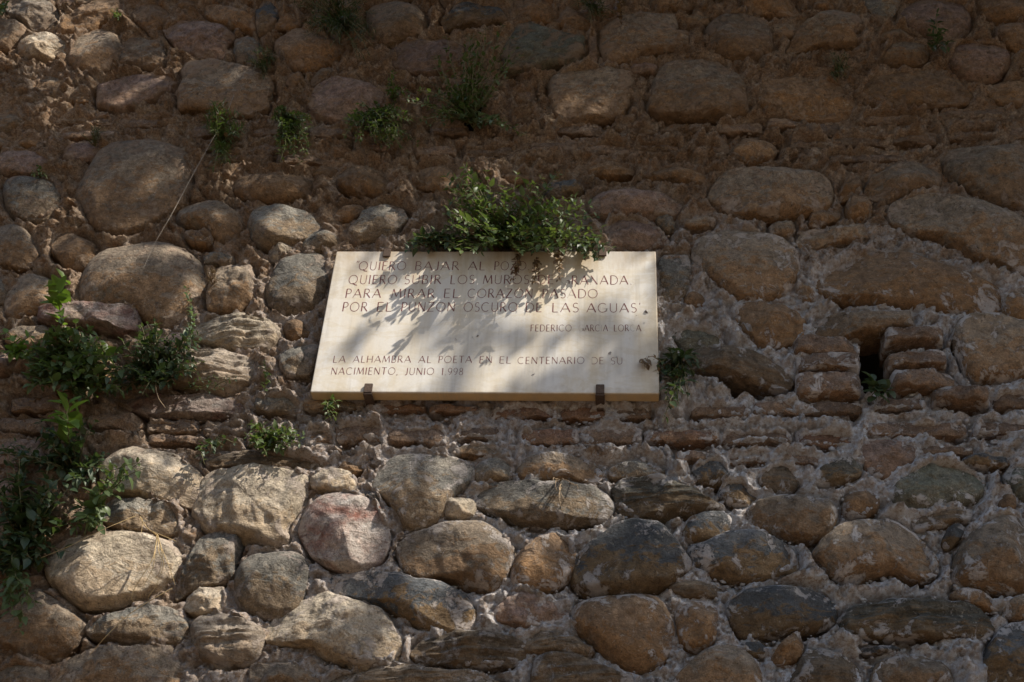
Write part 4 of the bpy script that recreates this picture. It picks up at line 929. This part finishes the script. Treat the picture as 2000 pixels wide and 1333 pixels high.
# above the plaque
plant('sprawling grey green weed at the dark square hole above the plaque', (915, 240), spray(890, 150, 80, 85, 26)+spray(960, 115, 65, 75, 24)+spray(850, 205, 75, 50, 18)+[(1010, 250), (1035, 268), (990, 235)], 'ovate', L_GREEN, 0.024, 6, (0.06, 0.15), single=20)
plant('pale grey green weed tuft right of the small dark hole', (925, 250), [(935, 205), (950, 225), (970, 228), (915, 215), (940, 195), (962, 240), (990, 245)], 'ovate', L_GREY, 0.028, 6, (0.07, 0.12), single=20)
plant('green sprig climbing left of the dark hole above the plaque', (770, 205), [[(765, 170), (765, 140)], (785, 175), (760, 160), (800, 180), (755, 180)], 'ovate', L_GREEN, 0.024, 7, single=14, mat2=L_BRIGHT)
plant('wide low green weed carpet under the pale oval stone', (730, 230), spray(740, 245, 95, 45, 44)+spray(775, 270, 50, 35, 18), 'ovate', L_GREEN, 0.020, 9, (0.06, 0.14), single=10)
plant('upright light green weed against the grey block at upper left', (435, 290), spray(435, 255, 50, 65, 22)+[(430, 320), (415, 330), (460, 315)], 'linear', L_GREEN, 0.036, 14, (0.06, 0.14), single=10)
plant('slender green weed hanging in a narrow tuft between two brick courses', (565, 240), spray(570, 240, 45, 45, 20)+spray(572, 290, 34, 45, 18), 'ovate', L_GREEN, 0.019, 12, (0.06, 0.13), single=10)
plant('dark feathery weed hanging from the top edge of the wall', (665, 45), spray(645, 25, 95, 70, 50)+spray(690, 70, 55, 50, 18), 'linear', L_DARK, 0.026, 13, (0.06, 0.14), single=6)
plant('small dark feathery weed between the grey block and the ochre stone', (515, 140), spray(515, 125, 32, 32, 16), 'linear', L_DARK, 0.022, 10, (0.05, 0.09), single=6)
plant('dark weed tuft at the top edge above the pale squared stones', (1155, 20), spray(1160, 20, 48, 26, 18), 'linear', L_DARK, 0.024, 10, (0.06, 0.1), single=6)
plant('faint feathery weed tuft at upper right', (1635, 150), spray(1640, 130, 26, 30, 14), 'linear', L_DARK, 0.02, 9, single=4)
plant('few broad dark leaves hanging at the top right stones', (1825, 100), [(1810, 60), (1820, 45), (1835, 65), (1850, 98), (1818, 98), (1828, 20)], 'ovate', L_DARK, 0.035, 3, single=16)
plant('tiny pale green sprig on the left edge of the wall', (78, 350), [(68, 338), (85, 345), (92, 352), (72, 332)], 'ovate', L_GREEN, 0.018, 4, single=8)
plant('sparse dark sprig among the mortar under the pink block', (185, 285), spray(185, 262, 32, 25, 8), 'linear', L_DARK, 0.02, 8, single=4)
plant('small bright sprig on the ochre stone at top left', (232, 45), [(230, 22), (226, 30), (236, 28), (232, 35)], 'ovate', L_GREEN, 0.02, 4, single=8)
plant('dark leafy tuft at the top left corner of the wall', (5, 30), [(2, 8), (10, 18), (4, 20), (12, 4), (0, 30)], 'ovate', L_GREEN, 0.024, 5, single=8)
# left side
plant('tall single stem weed with bright pointed leaves beside the big round stone', (132, 665), [[(130, 620), (128, 580), (127, 545)]], 'nettle', L_BRIGHT, 0.062, 9, (0.13, 0.15), single=14)
plant('dense dark green weed bush left of the big round stone', (140, 735), spray(140, 690, 95, 70, 52)+spray(185, 725, 80, 60, 26)+spray(110, 740, 60, 45, 12)+[(130, 670), (120, 660)], 'ovate', L_GREEN, 0.042, 7, (0.07, 0.19), single=80, mat2=L_BRIGHT)
plant('dense dark weed bush with reddish stems under the big round stone', (310, 745), spray(315, 690, 90, 70, 54)+spray(250, 740, 70, 35, 16)+[(280, 655), (265, 660), (345, 660)], 'ovate', L_DARK, 0.030, 7, (0.07, 0.18), single=60, mat2=L_GREEN)
plant('thin spiky grey green stem in front of the big round stone', (365, 680), [[(372, 620), (368, 590), (360, 558)], [(375, 640), (370, 600)]], 'ovate', L_GREY, 0.018, 16, (0.13, 0.16), single=10)
plant('small bright sprig at the far left edge', (40, 700), [(22, 680), (15, 690), (55, 692), (30, 672), (75, 700), (10, 650), (60, 655)], 'nettle', L_BRIGHT, 0.036, 4, (.08, .12), single=14)
plant('upright weed with a bright leafy crown in the lower left shade', (135, 900), [[(133, 860), (132, 820), (130, 775)]], 'nettle', L_BRIGHT, 0.070, 9, (0.13, 0.16), single=14)
plant('dark trailing weed under the bright crowned stem', (150, 930), spray(150, 880, 85, 75, 22)+spray(70, 870, 90, 55, 18), 'ovate', L_DARK, 0.032, 6, (0.05, 0.13), single=30)
plant('large dark shadowy weed mass on the lower left edge', (60, 1080), spray(50, 1010, 105, 140, 40)+spray(60, 940, 100, 80, 18), 'ovate', L_DARK, 0.042, 6, (0.05, 0.16), single=60, mat2=L_GREEN)
plant('leafy stem hanging over the lower left pale stones', (30, 1110), [[(40, 1160), (45, 1200), (40, 1240)], [(25, 1150), (20, 1200)], (60, 1165), (70, 1185), (15, 1180), (50, 1130)], 'ovate', L_GREEN, 0.036, 8, (0.1, 0.16), single=30, droop=.3)
plant('pointed leaf sprig in front of the cream boulder', (205, 965), [(265, 905), (275, 900), (240, 930), (250, 925), (285, 915)], 'nettle', L_GREEN, 0.034, 4, (0.13, 0.17), single=20)
plant('sprig of narrow leaves at the foot of the cream boulder', (185, 1010), [(205, 955), (225, 965), (190, 970), (150, 990), (195, 1030), (145, 1040), (170, 1020), (210, 990)], 'nettle', L_GREEN, 0.044, 5, (0.12, 0.17), single=40, droop=.2)
plant('slim sprig with a leafy tip beside the grey stone left of the plaque', (515, 770), [[(515, 745), (514, 725), (513, 708)]], 'ovate', L_GREEN, 0.022, 8, (0.1, 0.12), single=10)
plant('low green weed patch below the left corner of the plaque', (520, 870), spray(530, 850, 65, 36, 26)+[(575, 870), (590, 865), (560, 880), (600, 855), (575, 850)], 'ovate', L_GREEN, 0.024, 6, (.07, .13), single=30)
plant('small weed sprig hanging under the bottom edge of the plaque', (650, 795), [(655, 815), (640, 800), (665, 795), (648, 822), (660, 808)], 'ovate', L_GREEN, 0.022, 5, (.07, .1), single=14)
plant('little dark weed between the long flat stones and cream boulder', (405, 870), [(395, 890), (412, 885), (400, 905), (440, 870), (465, 865)], 'ovate', L_DARK, 0.024, 4, (.07, .1), single=12)
plant('sparse trailing stems on the sunlit pale layered stone', (360, 760), [[(420, 755), (460, 740)], [(400, 765), (440, 760)], (455, 735)], 'ovate', L_DARK, 0.015, 6, (.09, .12), single=4)
# right side
plant('dark ivy like weed hanging beside the right edge of the plaque', (1325, 700), spray(1325, 735, 50, 60, 14)+[(1300, 800), (1295, 825), (1325, 795), (1340, 770), (1310, 790), (1350, 695), (1360, 700)], 'ovate', L_DARK, 0.030, 5, (.07, .12), single=40)
plant('withered brown leaf curl over the lower right part of the plaque', (1310, 745), [[(1300, 720), (1286, 705), (1270, 698), (1262, 706)], ], 'ovate', L_DRY, 0.012, 3, (.11, .12), name='dried_sprig', single=0)
plant('curled dead leaves at the tip of the withered stem on the plaque', (1266, 700), [(1258, 712), (1266, 722), (1270, 716)], 'ovate', L_DRY, 0.028, 3, (.11, .12), name='dried_sprig', single=6, droop=.5)
plant('single tuft of broad dark leaves growing in the mouth of the slot', (1712, 768), [(1695, 765), (1705, 755), (1715, 750), (1728, 765), (1735, 770), (1712, 785), (1700, 778)], 'round', L_DARK, 0.040, 2, (.05, .08), single=20, droop=.1)
plant('dead root tangle on top of the long grey oval stone', (1100, 945), [(1080, 940), (1120, 945), (1095, 975), (1108, 985), (1090, 960), (1100, 1000), (1130, 955)], 'linear', L_DRY, 0.010, 3, (.1, .12), name='dried_root', single=0)
plant('dried twig ball between the knobbly stone and the big round stone', (418, 560), spray(418, 540, 18, 18, 12), 'linear', L_DRY, 0.016, 6, (.07, .12), name='dried_tuft', single=0)
def strand(name, label, cat, paths, rad, mat):
    a0 = P(*paths[0][0]); t = Acc()
    for path in paths:
        p = np.array([P(*q) for q in path]); n = len(p); tt = np.linspace(0, n-1, 8*(n-1)+1)
        pl = np.stack([np.interp(tt, range(n), p[:, a]) for a in range(3)], 1)
        ker = np.ones(5)/5; sm = pl.copy()
        for a in range(3): sm[2:-2, a] = np.convolve(pl[:, a], ker, 'valid')
        V, Fc = tube(sm-a0, rad, rad*.6, 5); t.add(V, Fc)
    o = link(name, t.mesh(name, mat), None, tuple(a0)); o['label'] = label; o['category'] = cat
strand('dry_straw', 'long pale dry straw slanting down onto the big round stone', 'straw', [[(465, 165, .05), (440, 230, .08), (408, 285, .11), (372, 350, .14), (335, 420, .16), (304, 472, .15), (280, 524, .14)]], 0.0009, plain('pale_straw', (0.36, 0.31, 0.25)))
strand('dry_grass', 'tuft of dry yellow grass hanging over the large lit stone at lower left', 'dry grass', [
 [(308, 1045, .10), (315, 1070, .14), (330, 1105, .14), (342, 1143, .12)], [(308, 1045, .10), (300, 1090, .15), (275, 1130, .16), (262, 1150, .14), (256, 1172, .13), (267, 1178, .12)],
 [(308, 1045, .10), (310, 1080, .15), (322, 1100, .15), (305, 1145, .15), (288, 1168, .14), (292, 1172, .12)], [(306, 1046, .1), (285, 1030, .14), (272, 1008, .16), (279, 1015, .15), (276, 1042, .14)],
 [(308, 1045, .1), (290, 1035, .15), (345, 1058, .15)], [(306, 1045, .1), (300, 1110, .15), (280, 1145, .15)], [(308, 1047, .1), (318, 1085, .16), (312, 1120, .16), (302, 1130, .15)]], 0.0012, STRAW)
strand('dry_straw', 'single yellow straw lying across the stones from the lower left dry grass', 'straw', [[(337, 1149, .12), (290, 1175, .13), (245, 1205, .13), (205, 1245, .13), (175, 1280, .10)]], 0.0013, STRAW)
strand('dry_straw', 'thin long reddish straw in front of the large lit stone at lower left', 'straw', [[(265, 1008, .13), (200, 1035, .15), (130, 1070, .15), (80, 1090, .12)]], 0.0009, STRAW)
strand('dry_straw', 'bare brown stalk hanging under the dark weed bush', 'straw', [[(305, 735, .1), (304, 760, .12), (310, 780, .12), (323, 797, .11)]], 0.0016, STEMDRY)

# ------------------------------------------------------------ unseen tree above the frame, crown shaped to cast the dapples
LIT = [ (250, 180, 120, 40, .5), (400, 180, 50, 50, .5), (690, 190, 50, 25, .5), (820, 100, 40, 30, .6), (560, 360, 70, 20, .8), (700, 345, 50, 25, .7), (1100, 265, 90, 30, .7), (420, 410, 60, 30, .8), (100, 260, 160, 70, .5), (1200, 1100, 330, 240, .72), (80, 800, 190, 90, 1.2), (330, 850, 240, 50, 1.2), (570, 560, 110, 160, 1.1), (560, 400, 200, 90, .55), (170, 600, 140, 60, .8), (270, 420, 130, 60, .5), (1650, 1100, 260, 200, .3), (480, 700, 230, 130, 1.35), (650, 850, 380, 60, 1.15), (1300, 850, 300, 60, .35), (300, 400, 200, 110, .35), (500, 560, 120, 90, .6), (760, 640, 200, 150, 1.05), (1000, 640, 330, 140, .95),
   # pixel centre, radii, clearness: gaps set in the crown so sun reaches the wall
 (330, 1150, 380, 250, 1.2), (700, 1140, 360, 260, 1.15), (480, 980, 260, 90, .95), (850, 1150, 170, 200, .6), (120, 1230, 160, 120, .7),
 (670, 700, 130, 130, .95), (800, 610, 170, 100, .9), (980, 690, 190, 90, .75), (1200, 680, 140, 100, .7), (720, 540, 90, 60, .45), (1150, 560, 120, 50, .4),
 (420, 700, 220, 120, .85), (430, 790, 200, 60, .9), (90, 740, 160, 140, .95), (250, 540, 150, 80, .6), (60, 490, 80, 70, .75),
 (60, 40, 120, 60, 1.15), (110, 95, 120, 50, 1.15), (40, 160, 120, 50, 1.1), (930, 410, 120, 80, .65), (570, 420, 110, 60, .18), (720, 440, 90, 60, .4), (1050, 280, 60, 30, .4), (850, 30, 20, 14, .6),
 (1070, 850, 160, 70, .35), (800, 850, 180, 60, .45), (470, 640, 90, 30, .6)]
def tree():
    r = np.random.default_rng(21)
    t = thing('shade_tree', 'unseen leafy tree above the frame, its crown shaped to dapple the wall', 'tree', (5.2, -4.6, 0))
    base = np.array([5.2, -4.6, 0]); N = 90000
    x = r.uniform(X0-.8, X1+.9, N); z = r.uniform(Z0-.3, Z1+1.3, N)
    # wall point -> pixel
    d = np.stack([x, 0*x, z], 1)-CAM; c = d @ RW; px = CX+F*c[:, 0]/c[:, 2]; py = CY+F*c[:, 1]/c[:, 2]
    clear = np.zeros(N)
    for a, b, rx, ry, s in LIT: clear = np.maximum(clear, s*np.exp(-(((px-a)/rx)**2+((py-b)/ry)**2)**1.6))
    al = x*.62+z*.79; ac = x*.79-z*.62                     # gaps stretched along the shadow direction to cast streaks of light
    clump = fbm(np.stack([ac*15, 0*x, al*4], 1)+3, 3, 77)
    ce = clear*(1.38+1.35*clump)
    keep = r.random(N) < np.clip(1.0-ce, 0.0, 1)**1.7
    x, z = x[keep], z[keep]; n = len(x)
    s = r.uniform(3.6, 6.4, n)
    Pn = np.stack([x, 0*x, z], 1)+SUN*s[:, None]
    # leaf quads
    dirs = r.normal(size=(n, 3)); dirs[:, 2] -= .4; dirs /= np.linalg.norm(dirs, axis=1)[:, None]
    nr = r.normal(size=(n, 3)); nr[:, 2] += .5; sd_ = np.cross(dirs, nr); sd_ /= np.linalg.norm(sd_, axis=1)[:, None]
    L = r.uniform(.07, .12, n)[:, None]; W = L*.42
    a = Pn-dirs*L*.5; b = Pn+sd_*W*.5; c_ = Pn+dirs*L*.5; d_ = Pn-sd_*W*.5
    V = np.stack([a, b, c_, d_], 1).reshape(-1, 3)-base
    link('crown', mesh_np('crown', V, np.arange(4*n).reshape(-1, 4), L_GREEN, False), t, kind='stuff')
    tr_ = [(0, 0, 0), (-.1, .05, 1.6), (-.3, .3, 3.2), (-.5, .5, 4.6), (-.9, .9, 6.4), (-1.2, 1.2, 8.2)]
    V, Fc = tube(tr_, .20, .06, 12); link('trunk', mesh_np('trunk', V, Fc, BARK), t)
    for k in range(7):
        st = np.array(tr_[3 if k < 3 else 4], float); e = Pn[r.integers(n)]-base
        m = (st+e)/2+np.array([0, 0, .4]); pts = np.array([st, st*.6+m*.4, m, m*.4+e*.6, e])
        V, Fc = tube(pts, .05, .012, 7); link('limb', mesh_np('limb', V, Fc, BARK), t)
    print('crown leaves', n)
tree()
print('tris', sum(sum(len(p.vertices)-2 for p in o.data.polygons) if len(o.data.polygons) < 500 else len(o.data.polygons)*2 for o in bpy.data.objects if o.type == 'MESH'), 'objects', len(bpy.data.objects))
